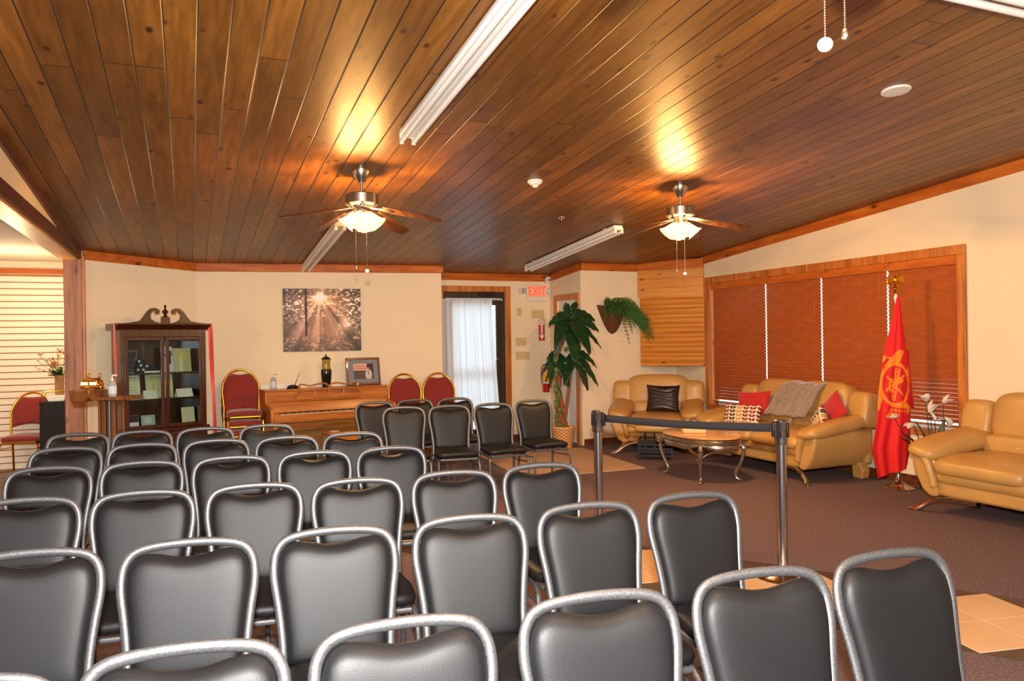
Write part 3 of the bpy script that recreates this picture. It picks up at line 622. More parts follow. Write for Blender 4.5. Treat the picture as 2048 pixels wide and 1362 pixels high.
# ------------------------------------------------------------------ stacking chairs
def back_path(red):
    if red: ctl = [(.205, .40), (.203, .5), (.21, .62), (.216, .7)] + [(.216 * math.cos(a), .7 + .262 * math.sin(a)) for a in [PI / 2 * k / 9 for k in range(1, 10)]]
    else: ctl = [(.18, .38), (.173, .48), (.177, .57), (.188, .66), (.199, .73), (.2, .775), (.194, .81), (.176, .84), (.145, .857), (.09, .866), (0, .87)]
    return ctl
def lean(z): return -.195 - (.215 * (z - .45) if z > .45 else .05 * (z - .45)) - .06 * max(0, z - .45) ** 2
def make_chair(label, cat, group, red=False, legm=None):
    fm = m_gold if red else m_frame; tr_ = .0125 if red else .0145; um = m_red if red else m_vinyl
    t = thing('banquet_chair' if red else 'stacking_chair', label, cat, group=group)
    ctl = back_path(red); pr = [Vector((x, lean(z), z)) for x, z in ctl]; pth = pr + [Vector((-p.x, p.y, p.z)) for p in pr[::-1][1:]]
    pth = smoothpath(pth, 3)
    MB().tube(pth, tr_, 10, r2=.0105, hint=(0, 1, 0)).build('back_frame', fm, t, smooth=60)
    # upholstered back: follows the frame, dips under the top rail for the hand hold
    zz = np.array([z for x, z in ctl]); xx = np.array([x for x, z in ctl]) - .009; top = max(zz)
    def Wd(z): return float(np.interp(z, zz, xx))
    def ztop(x):
        ax = abs(x); fr = float(np.interp(-ax, -xx[::-1][::-1], zz)) if False else float(np.interp(ax, xx[np.argmax(xx):][::-1], zz[np.argmax(xx):][::-1]))
        d = .05 if red else .032; wdt = .13 if red else .165
        return fr - .010 - (d * math.cos(PI / 2 * min(1, ax / wdt)) ** 2 if ax < wdt else 0)
    zb = .56 if red else .475
    def outl(s, q):
        z0 = zb + (.04 * math.cos(PI / 2 * s) if red else -.006 * (1 - s * s)); xg = s * .19
        zk = .70 if red else .775; zt = ztop(s * max(xx)); z = z0 + (zt - z0) * q; x = s * Wd(min(z, zk))
        return x, z
    def pad(sign, th):
        def f(a, q):
            s = a * 2 - 1; x, z = outl(s, q); e = (max(0, 1 - abs(s) ** 7) ** .5) * (max(0, 1 - abs(2 * q - 1) ** 9) ** .5)
            return (x, lean(z) + sign * (.004 + th * e), z)
        return f
    b = MB().grid(pad(-1, .014), 26, 26); n = 26; off = len(b.v); b.grid(pad(1, .03), 26, 26)
    rim = [i for i in range(n)] + [i * n + n - 1 for i in range(1, n)] + [(n - 1) * n + i for i in range(n - 2, -1, -1)] + [i * n for i in range(n - 2, 0, -1)]
    b.f += [(rim[i], rim[(i + 1) % len(rim)], off + rim[(i + 1) % len(rim)], off + rim[i]) for i in range(len(rim))]
    b.build('backrest', um, t, smooth=80)
    zs_ = .455
    MB().sup((0, .005, zs_), (.2, .2, .036), .55, .32, 36, 12, fn=lambda q: Vector((q.x * (1 - .08 * (q.y < 0)) , q.y, q.z + .01 * (1 - (q.x / .2) ** 2)))).build('seat', um, t, smooth=180)
    MB().tube([(-.18, -.19, .418), (.18, -.19, .418), (.188, .1, .418), (.17, .18, .418), (-.17, .18, .418), (-.188, .1, .418)], .009, 8, r2=.012, closed=True).box(-.18, .18, -.02, .02, .412, .424).build('seat_frame', fm, t)
    lm = fm if red else legm or fm
    for s in (-1, 1):
        MB().tube(smoothpath([(s * .182, .1, .42), (s * .188, .17, .4), (s * .194, .205, .33), (s * .2, .225, .012)]), .0115, 8, r2=.010).lathe([(0, 0), (.014, 0), (.014, .02), (0, .02)], 10, (s * .2, .225, 0)).build('leg', lm, t)
        MB().tube(smoothpath([(s * .186, lean(.38), .395), (s * .19, -.215, .3), (s * .2, -.27, .012)]), .0115, 8, r2=.010).lathe([(0, 0), (.014, 0), (.014, .02), (0, .02)], 10, (s * .2, -.27, 0)).build('leg', lm, t)
        MB().tube([(s * .187, -.215, .33), (s * .192, .185, .355)], .006, 6).build('brace', lm, t)
    return t
rows = [[(-.42, 1.75), (.0, 1.74), (.45, 1.69), (.93, 1.66), (1.41, 1.64), (1.86, 1.62)],
        [(-.44, 2.75), (.01, 2.67), (.46, 2.62), (.93, 2.59), (1.4, 2.58), (1.86, 2.56)],
        [(-.61, 3.71), (-.17, 3.66), (.28, 3.61), (.72, 3.52), (1.18, 3.51), (1.64, 3.51)],
        [(-.66, 4.63), (-.22, 4.6), (.23, 4.56), (.68, 4.53), (1.12, 4.5)],
        [(-.69, 5.47), (-.26, 5.44), (.18, 5.42), (.62, 5.35), (1.06, 5.35)],
        [(-.72, 6.31), (-.3, 6.27), (.13, 6.24), (.57, 6.22)]]
rn = ['nearest row', 'second nearest row', 'third row from the viewer', 'fourth row from the viewer', 'fifth row from the viewer', 'sixth and farthest row']
od = ['leftmost', 'second from left', 'third from left', 'fourth from left', 'fifth from left', 'rightmost']
first = make_chair('x', 'chair', 'black vinyl chairs in rows facing the viewer'); used = False; first.scale = (.985, 1, 1)
def place_top(tp, rz):
    """chair position from where the middle of its top rail stands"""
    o = Matrix.Rotation(rz, 3, 'Z') @ Vector((0, lean(.87), 0)); return (tp[0] - o.x - .012, tp[1] - o.y, 0)
for r, row in enumerate(rows):
    for c, tp in enumerate(row):
        rz = R(180 - 22.9 + 16.5 + random.uniform(-1.5, 1.5)); pos = 'rightmost' if c == len(row) - 1 else od[c]
        lab = 'black vinyl chair with silver frame, %s in the %s' % (pos, rn[r])
        if not used: first.location = place_top(tp, rz); first.rotation_euler = (0, 0, rz); first['label'] = lab; used = True
        else: dup(first, place_top(tp, rz), rz, lab)
for (tp, ang, lab) in (((1.92, 7.22), 14, 'black vinyl chair with seat in view, left end of the row of four'), ((2.35, 7.14), 15, 'black vinyl chair facing right, second of the four from the left'),
                       ((2.8, 7.12), 19, 'black vinyl chair facing right, third of the four from the left'), ((3.32, 7.31), 21, 'black vinyl chair turned to the right, right end of four, before the wicker basket'),
                       ((1.81, 8.0), 22, 'black vinyl chair in the short row of three, left one, before the piano'), ((2.27, 8.09), 24, 'black vinyl chair in the short row of three, middle one'),
                       ((2.71, 8.04), 24, 'black vinyl chair in the short row of three, right one, before the curtain')):
    rz = R(180 - 22.9 + ang)
    dup(first, place_top(tp, rz), rz, lab, 'black vinyl chairs facing the armchair')
rc = make_chair('red upholstered gold banquet chair standing alone before the slatted wall', 'chair', 'red banquet chairs with gold frames', True)
rc.location = (-1.76, 10.42, 0); rc.rotation_euler = (0, 0, R(172))
for x, y, rz, n, nm in ((2.61, 9.63, 176, 2, 'just right of the piano'), (3.05, 9.57, 174, 2, 'nearest the glazed door curtain'), (.605, 9.70, 183, 3, 'standing left of the piano')):
    for k in range(n):
        ps = 'topmost' if k == n - 1 else 'bottom' if k == 0 else 'middle'
        dup(rc, (x, y - .012 * k, .115 * k), R(rz), 'red gold-framed banquet chair, %s of the stack %s' % (ps, nm))

# ------------------------------------------------------------------ leather seating
def sofa(name, label, cat, loc, rz, w, ns, footrest=False):
    t = thing(name, label, cat, loc, rz); xi = w / 2 - .27
    MB().box(-xi - .03, xi + .03, -.4, .4, .15, .27).build('base', m_leather, t, bevel=.03)
    MB().sup((0, -.0, .315), (xi + .04, .43, .075), .45, .12, 40, 10).build('front_rail', m_leather, t, smooth=180)
    cw = 2 * xi / ns
    for k in range(ns):
        x = -xi + cw * (k + .5)
        MB().sup((x, -.06, .425), (cw / 2 + .004, .42, .085), .55, .22, 40, 14, fn=lambda q: Vector((q.x, q.y, q.z - .03 * (q.y < -.2) * (-q.y - .2) / .2))).build('seat_cushion', m_leather, t, smooth=180)
    Mb = Matrix.Translation((0, .3, .46)) @ Matrix.Rotation(R(-12), 4, 'X')
    for k in range(ns):
        x = -xi + cw * (k + .5) if ns > 1 else 0
        MB(Mb).sup((x, -.06, .06), (cw / 2 + .003, .12, .11), .6, .3, 36, 12).build('lumbar_cushion', m_leather, t, smooth=180)
    hw = [.24, w - .5 - .04] if ns == 1 else None
    segs = [(-w / 2 + .15, .135, .19)] + ([(0, w / 2 - .215, .235)] if ns == 1 else [(-xi / 2 + .03, xi / 2 - .0, .235), (xi / 2 - .03, xi / 2 - .0, .235)]) + [(w / 2 - .15, .135, .19)]
    for i, (x, hx, hz) in enumerate(segs):
        MB(Mb).sup((x, .0, .14 + hz * .7 + (0 if 0 < i < len(segs) - 1 else -.01)), (hx + .008, .15 if 0 < i < len(segs) - 1 else .13, hz), .5, .45, 40, 16).build('back_cushion', m_leather, t, smooth=180)
    MB().box(-w / 2 + .1, w / 2 - .1, .33, .43, .15, .72).build('back_panel', m_leather, t, bevel=.04)
    for s in (-1, 1):
        ol = [(xi - .02, .14), (xi + .05, .13), (xi + .12, .18), (xi + .17, .27), (xi + .205, .38), (xi + .215, .46), (xi + .19, .52), (xi + .1, .54), (xi + .02, .5), (xi - .02, .4)]
        if s < 0: ol = [(-x, z) for x, z in ol][::-1]
        Ms = Matrix.Identity(4)
        arm = MB(Ms).prism(ol, -.42, .38, 'y').build('arm', m_leather, t, bevel=.03)
        # lip roll running down the arm front, and the big pad
        lip = smoothpath([(s * (xi + .22), -.4, .5), (s * (xi + .17), -.43, .53), (s * (xi + .08), -.44, .48), (s * (xi + .02), -.44, .36), (s * (xi - .01), -.43, .22)])
        MB().tube(lip, .035, 12, taper=[.9 + .1 * math.sin(PI * i / (len(lip) - 1)) for i in range(len(lip))]).build('piping_roll', m_leather, arm, smooth=180)
        Mp = Matrix.Translation((s * (xi + .1), -.05, .555)) @ Matrix.Rotation(s * R(-10), 4, 'Y') @ Matrix.Rotation(R(4), 4, 'X')
        MB(Mp).sup((0, 0, 0), (.155, .44, .085), .75, .5, 40, 18, fn=lambda q: Vector((q.x, q.y, q.z + .03 * (q.y / .44)))).build('arm_pad', m_leather, arm, smooth=180)
        # flat chrome foot sweeping out to the corner
        f = smoothpath([(s * (xi - .35), -.36, .135), (s * (xi - .1), -.38, .13), (s * (xi + .03), -.41, .09), (s * (xi + .14), -.46, .012), (s * (xi + .2), -.47, .006)])
        MB().tube(f, .034, 10, r2=.022, hint=(0, 0, 1), taper=[1] * (len(f) - 1) + [.7]).build('leg', m_chrome, t)
        MB().prism([(s * (xi + .02), 0), (s * (xi + .14), 0), (s * (xi + .16), .1), (s * (xi + .1), .17), (s * xi, .17)][::s], .28, .39).build('leg', m_leather, t, bevel=.015)
    if footrest:
        MB().sup((.05, -.5, .345), (.3, .1, .05), .5, .3, 30, 10).build('footrest', m_leather, t, smooth=180)
        b = MB()
        for x in (-.12, .0): b.box(x - .012, x + .012, -.5, -.47, .01, .3)
        b.box(-.15, .35, -.48, -.46, .03, .05); b.build('footrest_frame', m_blackm, t)
    return t
sofa('leather_armchair', 'wide tan leather armchair in the corner under the wood panel', 'armchair', (5.835, 8.815, 0), R(-37.5), 1.27, 1, True)
sofa('leather_sofa', 'tan leather sofa under the window with the plush throw on its back', 'sofa', (6.165, 6.83, 0), R(-90), 2.0, 2)
sofa('leather_sofa', 'tan leather sofa cut off by the right edge, right of the flag', 'sofa', (6.165, 3.78, 0), R(-90), 2.1, 2)

# pillows and the throw
def pillow(name, label, m, c, sz, rot, group=None, th=.07, wr=0):
    Mx = Matrix.Translation(c) @ rot.to_4x4()
    def f(sg):
        def g(a, b):
            s = a * 2 - 1; q = b * 2 - 1; k = 1 - .09 * (1 - abs(q) ** 2) ** 1 ; kk = 1 - .09 * (1 - abs(s) ** 2)
            e = max(0, (1 - s ** 4) * (1 - q ** 4)) ** .55
            return (s * sz[0] * k, sg * (th * e + .001 + wr * e * math.sin(q * 19 + 2.2 * math.sin(s * 3.1 + q * 2))), q * sz[1] * kk)
        return g
    o = MB(Mx).grid(f(1), 44, 44).grid(f(-1), 44, 44).build(name, m, smooth=180, merge=True)
    return tag(o, label, 'cushion', group)
from mathutils import Euler
def E3(x, y, z): return Matrix.Rotation(R(z), 3, 'Z') @ Matrix.Rotation(R(x), 3, 'X') @ Matrix.Rotation(R(y), 3, 'Y')
pillow('brown_cushion', 'dark brown wrinkled leather cushion on the corner armchair', m_leatherd, (5.9, 8.76, .69), (.225, .185), E3(-14, 1, -37.5), th=.065, wr=.006)
pillow('red_cushion', 'red cushion at the far end of the sofa under the window', m_redpil, (6.19, 7.3, .71), (.21, .15), E3(-18, -4, -68), th=.06)
pillow('red_cushion', 'red cushion tipped on its corner at the near end of the sofa', m_redpil, (6.28, 6.17, .70), (.175, .165), E3(-20, 38, -100), th=.06)
# leaf patterned pair: printed cloth in vertex colours
def leafprint(s, t):
    out = np.zeros(s.shape + (3,)); out[:] = (226, 202, 170); cols = [(116, 26, 20), (34, 30, 40), (176, 138, 74), (126, 44, 20), (116, 22, 22)]
    n = 5.4; cx = s * n; k = np.floor(cx).astype(int); fx = cx - k - .5
    for i in range(6):
        c = np.array(cols[i % 5]); row = t * 5.4; fy = row - np.floor(row)
        xa = np.abs(fx); yy = fy - xa * .9 - .22
        leaf = ((xa - .235) / .205) ** 2 + (yy / .36) ** 2 < 1
        leaf |= xa < .022
        out[(k == i) & leaf] = c
    return out
def printpillow(label, c, sz, rot):
    Mx = Matrix.Translation(c) @ rot.to_4x4(); th = .055
    t = thing('leaf_print_cushion', label, 'cushion', c, group='leaf print cushions on the sofa'); t.rotation_euler = rot.to_euler()
    def pos(sg):
        def g(a, b):
            s = a * 2 - 1; q = b * 2 - 1; e = max(0, (1 - s ** 4) * (1 - q ** 4)) ** .55
            return (s * sz[0] * (1 - .07 * (1 - q * q)), sg * (th * e + .001), q * sz[1] * (1 - .07 * (1 - s * s)))
        return g
    painted('front_cover', leafprint, pos(-1), 150, 110, m_print, t)
    painted('back_cover', leafprint, pos(1), 60, 40, m_print, t)
m_print = mat_attr('printed_cloth', .85)
printpillow('leaf print cushion in front of the far red cushion', (6.0, 7.28, .585), (.235, .125), E3(-16, 0, -66))
printpillow('leaf print cushion leaning inside the near sofa arm', (6.03, 6.1, .58), (.19, .13), E3(-14, 40, -112))
def thr(s, t):
    y = 6.42 + .62 * s + .02 * math.sin(t * 9); a = t
    pth = [(6.13, .6), (6.26, .72), (6.345, .87), (6.40, .935), (6.50, .955), (6.60, .93), (6.655, .84), (6.66, .72)]
    q = a * (len(pth) - 1); i = min(int(q), len(pth) - 2); f = q - i
    x = pth[i][0] * (1 - f) + pth[i + 1][0] * f; z = pth[i][1] * (1 - f) + pth[i + 1][1] * f
    return (x - .012 + .006 * math.sin(s * 25 + t * 6), y, z + .02 + .007 * math.sin(s * 17 + 2 * t))
tag(MB().grid(thr, 40, 36).build('plush_throw', m_fur, smooth=180, solid=.02), 'grey-brown plush throw folded over the back of the sofa', 'blanket')

# oval coffee table
t = thing('coffee_table', 'oval silver coffee table with a cream marble top and curved legs', 'coffee table', (5.07, 6.83, 0), R(-4))
def ell(a, k=1): return (k * .345 * math.cos(a), k * .545 * math.sin(a))
MB().lathe([(0, .452), (.93, .452), (.985, .457), (1, .465), (.99, .475), (.95, .48), (0, .48)], 72, sx=.345, sy=.545).build('marble_top', m_marble, t, smooth=40)
MB().lathe([(0, .4515), (.99, .4515), (1.0, .446), (.97, .438), (.98, .428), (1.01, .42), (1.0, .41), (.95, .405), (.93, .38), (0, .38)], 72, sx=.345, sy=.545).build('top_frame', m_silver, t, smooth=60)
ap = MB()
def apr(s, q):
    a = 2 * PI * s; x, y = ell(a, .94); dip = .035 + .03 * abs(math.cos(2 * a)) ** 2 - .012 * math.cos(8 * a); return (x * (1 + .02 * math.sin(PI * q)), y * (1 + .02 * math.sin(PI * q)), .405 - q * dip)
ap.grid(apr, 96, 6, wrap=True).build('apron', m_silver, t, smooth=60, solid=.012)
for sx in (-1, 1):
    for sy in (-1, 1):
        L_ = smoothpath([(sx * .225, sy * .34, .41), (sx * .262, sy * .40, .345), (sx * .245, sy * .37, .2), (sx * .215, sy * .325, .09), (sx * .215, sy * .33, .035), (sx * .245, sy * .365, .012)])
        lg = MB().tube(L_, .022, 10, taper=[1.3 - .75 * (i / (len(L_) - 1)) ** .6 for i in range(len(L_))]).sup((sx * .24, sy * .36, .014), (.02, .022, .012), 1, 1, 12, 8).build('leg', m_silver, t)
        MB().tube([(sx * (.272 + .03 * (1 - i / 22) * math.cos(i * .55)), sy * (.405 + .03 * (1 - i / 22) * math.cos(i * .55)), .37 + .032 * (1 - i / 22) * math.sin(i * .55)) for i in range(20)], .006, 8).build('scroll', m_silver, lg)
t = thing('hardcover_book', 'brown book lying on the oval coffee table', 'book', (5.0, 6.86, .481), R(-28))
MB().box(-.12, .12, -.08, .075, .004, .052).build('pages', m_page, t)
MB().box(-.12, .12, -.085, .08, 0, .004).box(-.12, .12, -.085, .08, .052, .056).box(-.12, .12, .075, .081, 0, .056).build('cover', m_bookc, t, bevel=.0015)
# black wire rack under/behind the table
t = thing('magazine_rack', 'low black metal rack on the carpet between the armchair and coffee table', 'rack', (5.35, 8.12, 0), R(-37))
b = MB()
for x in (-.2, .2):
    for y in (-.12, .12): b.box(x - .01, x + .01, y - .01, y + .01, 0, .26)
b.build('frame', m_blackm, t)
for z in (.05, .1, .15, .2, .25): MB().box(-.2, .2, -.125, -.115, z - .008, z + .004).box(-.2, .2, .115, .125, z - .008, z + .004).box(-.205, -.195, -.12, .12, z - .008, z + .004).box(.195, .205, -.12, .12, z - .008, z + .004).build('rail', m_blackm, t)
MB().box(-.195, .195, -.115, .115, .05, .06).build('shelf', m_blackm, t)

# ------------------------------------------------------------------ stanchions and belt
m_post_chrome = mat('satin_chrome_post', (196, 200, 208), .2, metal=1, var=.03)
def stanchion(label, x, y, tox, toy):
    t = thing('stanchion_post', label, 'stanchion', (x, y, 0), math.atan2(toy - y, tox - x), 'chrome crowd control posts')
    MB().lathe([(0, 0), (.165, 0), (.168, .012), (.15, .025), (.06, .04), (.036, .055), (0, .055)], 40).build('base', m_chrome, t)
    MB().lathe([(0, .05), (.031, .05), (.031, .86), (0, .86)], 28).build('pole', m_post_chrome, t)
    MB().lathe([(0, .83), (.039, .83), (.041, .845), (.041, .965), (.043, .97), (.043, .98), (.036, .984), (0, .984)], 28).build('head', m_post_chrome, t)
    for k in range(4):
        Mk = Matrix.Rotation(PI / 2 * k, 4, 'Z')
        MB(Mk).box(.037, .056 if k == 0 else .047, -.017, .017, .875, .965).build('belt_slot', m_blackp, t, bevel=.003)
    return t
S1, S2 = (2.729, 4.888), (3.385, 3.745)
stanchion('chrome belt post on the left, farther from the viewer', *S1, *S2); stanchion('chrome belt post on the right, nearer to the viewer', *S2, *S1)
v1 = Vector((S1[0], S1[1], .93)); v2 = Vector((S2[0], S2[1], .93)); dd = (v2 - v1); ln = dd.length; dd.normalize()
def belt(s, q): p = v1 + dd * (.062 + (ln - .124) * s); return (p.x, p.y, p.z + .026 - q * .052 - .012 * math.sin(PI * s))
tag(MB().grid(belt, 30, 3).build('retractable_belt', m_belt, solid=.002), 'black webbing belt stretched between the two chrome posts', 'belt')

# ------------------------------------------------------------------ flag on its stand
t = thing('flag_stand', 'flagpole with a gold eagle and round chrome base between the sofas', 'flagpole', (6.38, 5.45, 0), 0)
MB().lathe([(0, 0), (.15, 0), (.155, .01), (.13, .022), (.07, .04), (.035, .075), (.022, .12), (.018, .16), (0, .16)], 40).build('base', m_chrome, t)
MB().tube([(0, 0, .13), (0, 0, 1.9)], .0125, 14).build('pole', m_chrome, t)
MB().lathe([(0, 1.83), (.014, 1.83), (.02, 1.86), (.014, 1.885), (0, 1.885)], 16).build('collar', m_white, t)
eg = MB(Matrix.Translation((0, 0, .03))).lathe([(0, 1.88), (.012, 1.88), (.018, 1.9), (.026, 1.915), (.024, 1.93), (.012, 1.945), (.016, 1.96), (.022, 1.968), (.01, 1.975), (0, 1.975)], 18)
RM = Matrix.Rotation(R(-22.9), 4, 'Z')
eg.sup((0, 0, 2.005), (.024, .022, .04), 1, 1, 14, 10, M=RM).sup((0, -.006, 2.06), (.013, .015, .017), 1, 1, 12, 8, M=RM).tube([(0, -.015, 2.062), (0, -.028, 2.056), (0, -.032, 2.048)], .005, 6, M=RM, taper=[1, .7, .3])
eg = eg.build('eagle_finial', m_gold, t)
for s in (-1, 1):
    MB(Matrix.Translation((0, 0, .03)) @ RM).prism([(s * .012, 2.02), (s * .04, 2.045), (s * .062, 2.055), (s * .082, 2.03), (s * .09, 1.975), (s * .074, 1.955), (s * .066, 1.985), (s * .055, 1.965), (s * .046, 1.992), (s * .035, 1.975), (s * .026, 1.995), (s * .012, 1.98)][::s], -.006, .006).build('wing', m_gold, eg, bevel=.003)
# cloth
lv = [(0, 1.87, -.014, .012), (.12, 1.66, -.06, .03), (.3, 1.33, -.155, .075), (.45, 1.1, -.19, .10), (.55, .95, -.215, .108), (.7, .66, -.24, .112), (.85, .4, -.29, .108), (1, .18, -.235, .08)]
LT = [a[0] for a in lv]
def fpos(s, q):
    z = np.interp(q, LT, [a[1] for a in lv]); l = np.interp(q, LT, [a[2] for a in lv]); r = np.interp(q, LT, [a[3] for a in lv])
    if q > .85: z = z - (q - .85) / .15 * .07 * (1 - s) * 1.0 + (q - .85) / .15 * .05 * s
    x = l + (r - l) * s; w = (r - l)
    dep = -.045 - .028 * q * math.sin(s * 9.0 + .6 + q) - .012 * q * math.sin(s * 21 + q * 3) - .05 * math.sin(PI * s) * min(1, q * 3)
    if abs(x) < .03: dep = min(dep, -.022)
    return (x, dep, z)
SEG = {'F': [((0, 0), (0, 1)), ((0, 1), (.7, 1)), ((0, .55), (.55, .55))], 'I': [((.35, 0), (.35, 1))], 'R': [((0, 0), (0, 1)), ((0, 1), (.6, 1)), ((.6, 1), (.65, .55)), ((.65, .55), (0, .5)), ((.25, .5), (.7, 0))],
       'E': [((0, 0), (0, 1)), ((0, 1), (.7, 1)), ((0, .52), (.55, .52)), ((0, 0), (.7, 0))]}
def segd(x, y, a, b):
    ax, ay = a; bx, by = b; vx, vy = bx - ax, by - ay; tt = np.clip(((x - ax) * vx + (y - ay) * vy) / (vx * vx + vy * vy + 1e-9), 0, 1); return np.hypot(x - ax - tt * vx, y - ay - tt * vy)
def fcol(s, q):
    zz = np.interp(q, LT, [a[1] for a in lv]); l = np.interp(q, LT, [a[2] for a in lv]); r = np.interp(q, LT, [a[3] for a in lv]); x = l + (r - l) * s
    out = np.zeros(s.shape + (3,)); out[:] = (222, 16, 10); u = (x + .06) / .12; v = (zz - 1.02) / .18
    rr = np.hypot(u, v); an = np.degrees(np.arctan2(v, u)) - 12; am = (an + 360) % 90; am = np.minimum(am, 90 - am)         # angle off an arm axis
    edge = 1.72 - .22 * np.cos(np.radians(am) * 6)
    cross = (rr < edge * 1.0) & ((am < 22 + 14 * (rr - .9)) | (rr < 1.2))
    orange = np.array((250, 128, 10)); out[cross] = orange; out[rr < 1.0] = (206, 20, 14); out[(rr < 1.0) & (rr > .93)] = (206, 20, 14)
    # scramble of tools in the centre
    tools = [((-.25, -.85), (.1, .9), .05), ((-.05, -.85), (.3, .85), .05), ((-.7, -.3), (.7, .5), .07), ((-.6, .4), (.5, -.55), .05)]
    ins = rr < .88
    for a, b, wd in tools: out[ins & (segd(u, v, a, b) < wd)] = orange
    for k in range(9):
        f = k / 8; out[ins & (segd(u, v, (-.25 + .35 * f, -.85 + 1.75 * f), (-.05 + .35 * f, -.85 + 1.7 * f)) < .03)] = orange
    out[ins & (((u + .3) / .22) ** 2 + ((v + .05) / .4) ** 2 < 1) & (((u + .3) / .14) ** 2 + ((v + .05) / .3) ** 2 > .5)] = orange
    out[ins & (((u - .28) / .32) ** 2 + ((v - .22) / .16) ** 2 < 1)] = orange
    # FIRE running down the upper right arm
    for k, ch in enumerate('FIRE'):
        th = R(42 - k * 24); cx, cy = 1.38 * math.cos(th), 1.38 * math.sin(th); ro = th - PI / 2
        lx = ((u - cx) * math.cos(ro) + (v - cy) * math.sin(ro)) / .38 + .35; ly = (-(u - cx) * math.sin(ro) + (v - cy) * math.cos(ro)) / .38 + .5
        for a, b in SEG[ch]: out[cross & (segd(lx, ly, a, b) < .13)] = (190, 22, 14)
    # ladder on the lower arm
    for a, b in (((-.3, -1.28), (.75, -1.28)), ((-.25, -1.5), (.8, -1.5))): out[cross & (segd(u * .9 - v * .25 - .35, v + u * .12, a, b) < .04)] = (190, 22, 14)
    for k in range(5): out[cross & (segd(u, v, (-.1 + .22 * k, -1.22 - .02 * k), (-.1 + .22 * k, -1.52 - .02 * k)) < .045)] = (190, 22, 14)
    out[cross & (segd(u, v, (-.9, 1.05), (-.55, 1.35)) < .1)] = (190, 22, 14)
    return out
m_flag = mat_attr('red_flag_cloth', .75)
fl_ = painted('fire_flag', fcol, fpos, 130, 260, m_flag)
fl_.location = (6.38, 5.45, 0); fl_.rotation_euler = (0, 0, R(-22.9))
tag(fl_, 'red fire department flag with an orange cross emblem hanging from the pole', 'flag')
d_ = fl_.modifiers.new('solid', 'SOLIDIFY'); d_.thickness = .003
def flap(s, q): return (.07 + .075 * s * (1 - .2 * q) + .03 * q, .015 - .03 * math.sin(s * 5 + q * 2), 1.36 - .55 * q - .03 * s + .0)
m_rcl = mat('red_flag_back', (196, 24, 20), .75, bump=.1)
o = MB().grid(flap, 16, 24).build('flag_fold', m_rcl, fl_, smooth=180, solid=.003)

# lily plant behind the arm of the right sofa
t = thing('lily_plant', 'white lilies in a dark pot behind the arm of the right sofa', 'potted flowers', (6.5, 5.13, 0), R(-22))
MB().lathe([(0, 0), (.07, 0), (.09, .2), (.1, .24), (.092, .24), (.08, .2), (0, .2)], 24).build('pot', m_blackp, t)
def petal(b, p, d, ln, w, up=(0, 0, 1)):
    p = Vector(p); d = Vector(d).normalized(); sd = d.cross(Vector(up)).normalized(); nn = sd.cross(d)
    def f(s, q):
        h = math.sin(PI * min(1, q * .97 + .03)) ** .7 * w; x = (s * 2 - 1)
        return p + d * ln * q + sd * x * h + nn * (-.25 * ln * q * q * .6 + .35 * h * x * x)
    b.grid(f, 5, 8)
for (x, y, z, dx, dz, L2) in ((-.36, .05, .70, -.5, .3, .09), (-.2, .03, .66, -.8, -.2, .1), (-.05, .0, .75, .2, .9, .13), (-.02, -.02, .68, .1, .2, .1), (.06, -.03, .84, .4, .5, .11), (.07, -.02, .72, .5, -.6, .11), (-.09, .0, .86, -.4, .7, .1)):
    b = MB(); b.tube(smoothpath([(x * .1, 0, .2), (x * .6, y, .45), (x, y, z)]), .004, 6); st = b.build('stem', m_leaf, t)
    b = MB()
    for a in (0, 2.1, 4.2): petal(b, (x, y, z), (dx + .35 * math.cos(a), -.3 + .35 * math.sin(a), dz), L2, .035)
    b.build('flower', m_petal, st, smooth=180, solid=.001)
for (dx, dy, dz) in ((-.8, 0, 1.2), (.5, -.2, 1.3), (-.3, .2, 1.6), (-1.1, -.1, 1.3), (.2, .1, 1.6)):
    b = MB(); petal(b, (0, 0, .22), (dx, dy, dz), .5, .04); b.build('leaf', m_leaf, t, smooth=180, solid=.001)

# ------------------------------------------------------------------ tall artificial plant in a basket
t = thing('potted_dracaena', 'tall dark green broad-leaved plant in a wicker basket by the white door', 'potted plant', (4.76, 9.5, 0), R(-10))
bk = MB()
def bsk(s, q): a = 2 * PI * s; r = .115 + .05 * q; return (r * math.cos(a), r * math.sin(a), .3 * q)
bo = bk.grid(bsk, 40, 16, wrap=True).build('wicker_basket', m_basket, t, smooth=60, solid=.01)
uvl = bo.data.uv_layers.new(name='UVMap')
for lp in bo.data.loops:
    i = lp.vertex_index; uvl.data[lp.index].uv = ((i // 16) / 40, (i % 16) / 15)
MB().tube([(.165 * math.cos(a), .165 * math.sin(a), .3) for a in np.linspace(0, 2 * PI, 33)[:-1]], .01, 8, closed=True).build('basket_rim', mat('wicker_rim', (214, 170, 108), .6), bo)
MB().lathe([(0, .25), (.155, .25), (.155, .262), (0, .262)], 24).build('soil', m_coco, t)
trunks = [[(-.02, 0, .25), (.0, .01, .5), (-.05, 0, .8), (-.04, 0, 1.05), (-.08, 0, 1.25), (.0, 0, 1.45), (.06, -.02, 1.62), (.09, -.02, 1.78)], [(.05, 0, .25), (.03, 0, .42), (.06, 0, .62), (.1, .01, .85), (.14, .02, 1.1), (.17, .0, 1.3)], [(-.06, .02, .25), (-.05, .03, .5), (-.07, .04, .8), (-.05, .06, .95)]]
for k, tr in enumerate(trunks):
    p = smoothpath(tr, 5); MB().tube(p, .03 if k == 0 else .024, 10, taper=[1.25 - .5 * i / (len(p) - 1) + .06 * math.sin(i * 2.3) for i in range(len(p))]).build('trunk', m_bark, t, smooth=180)
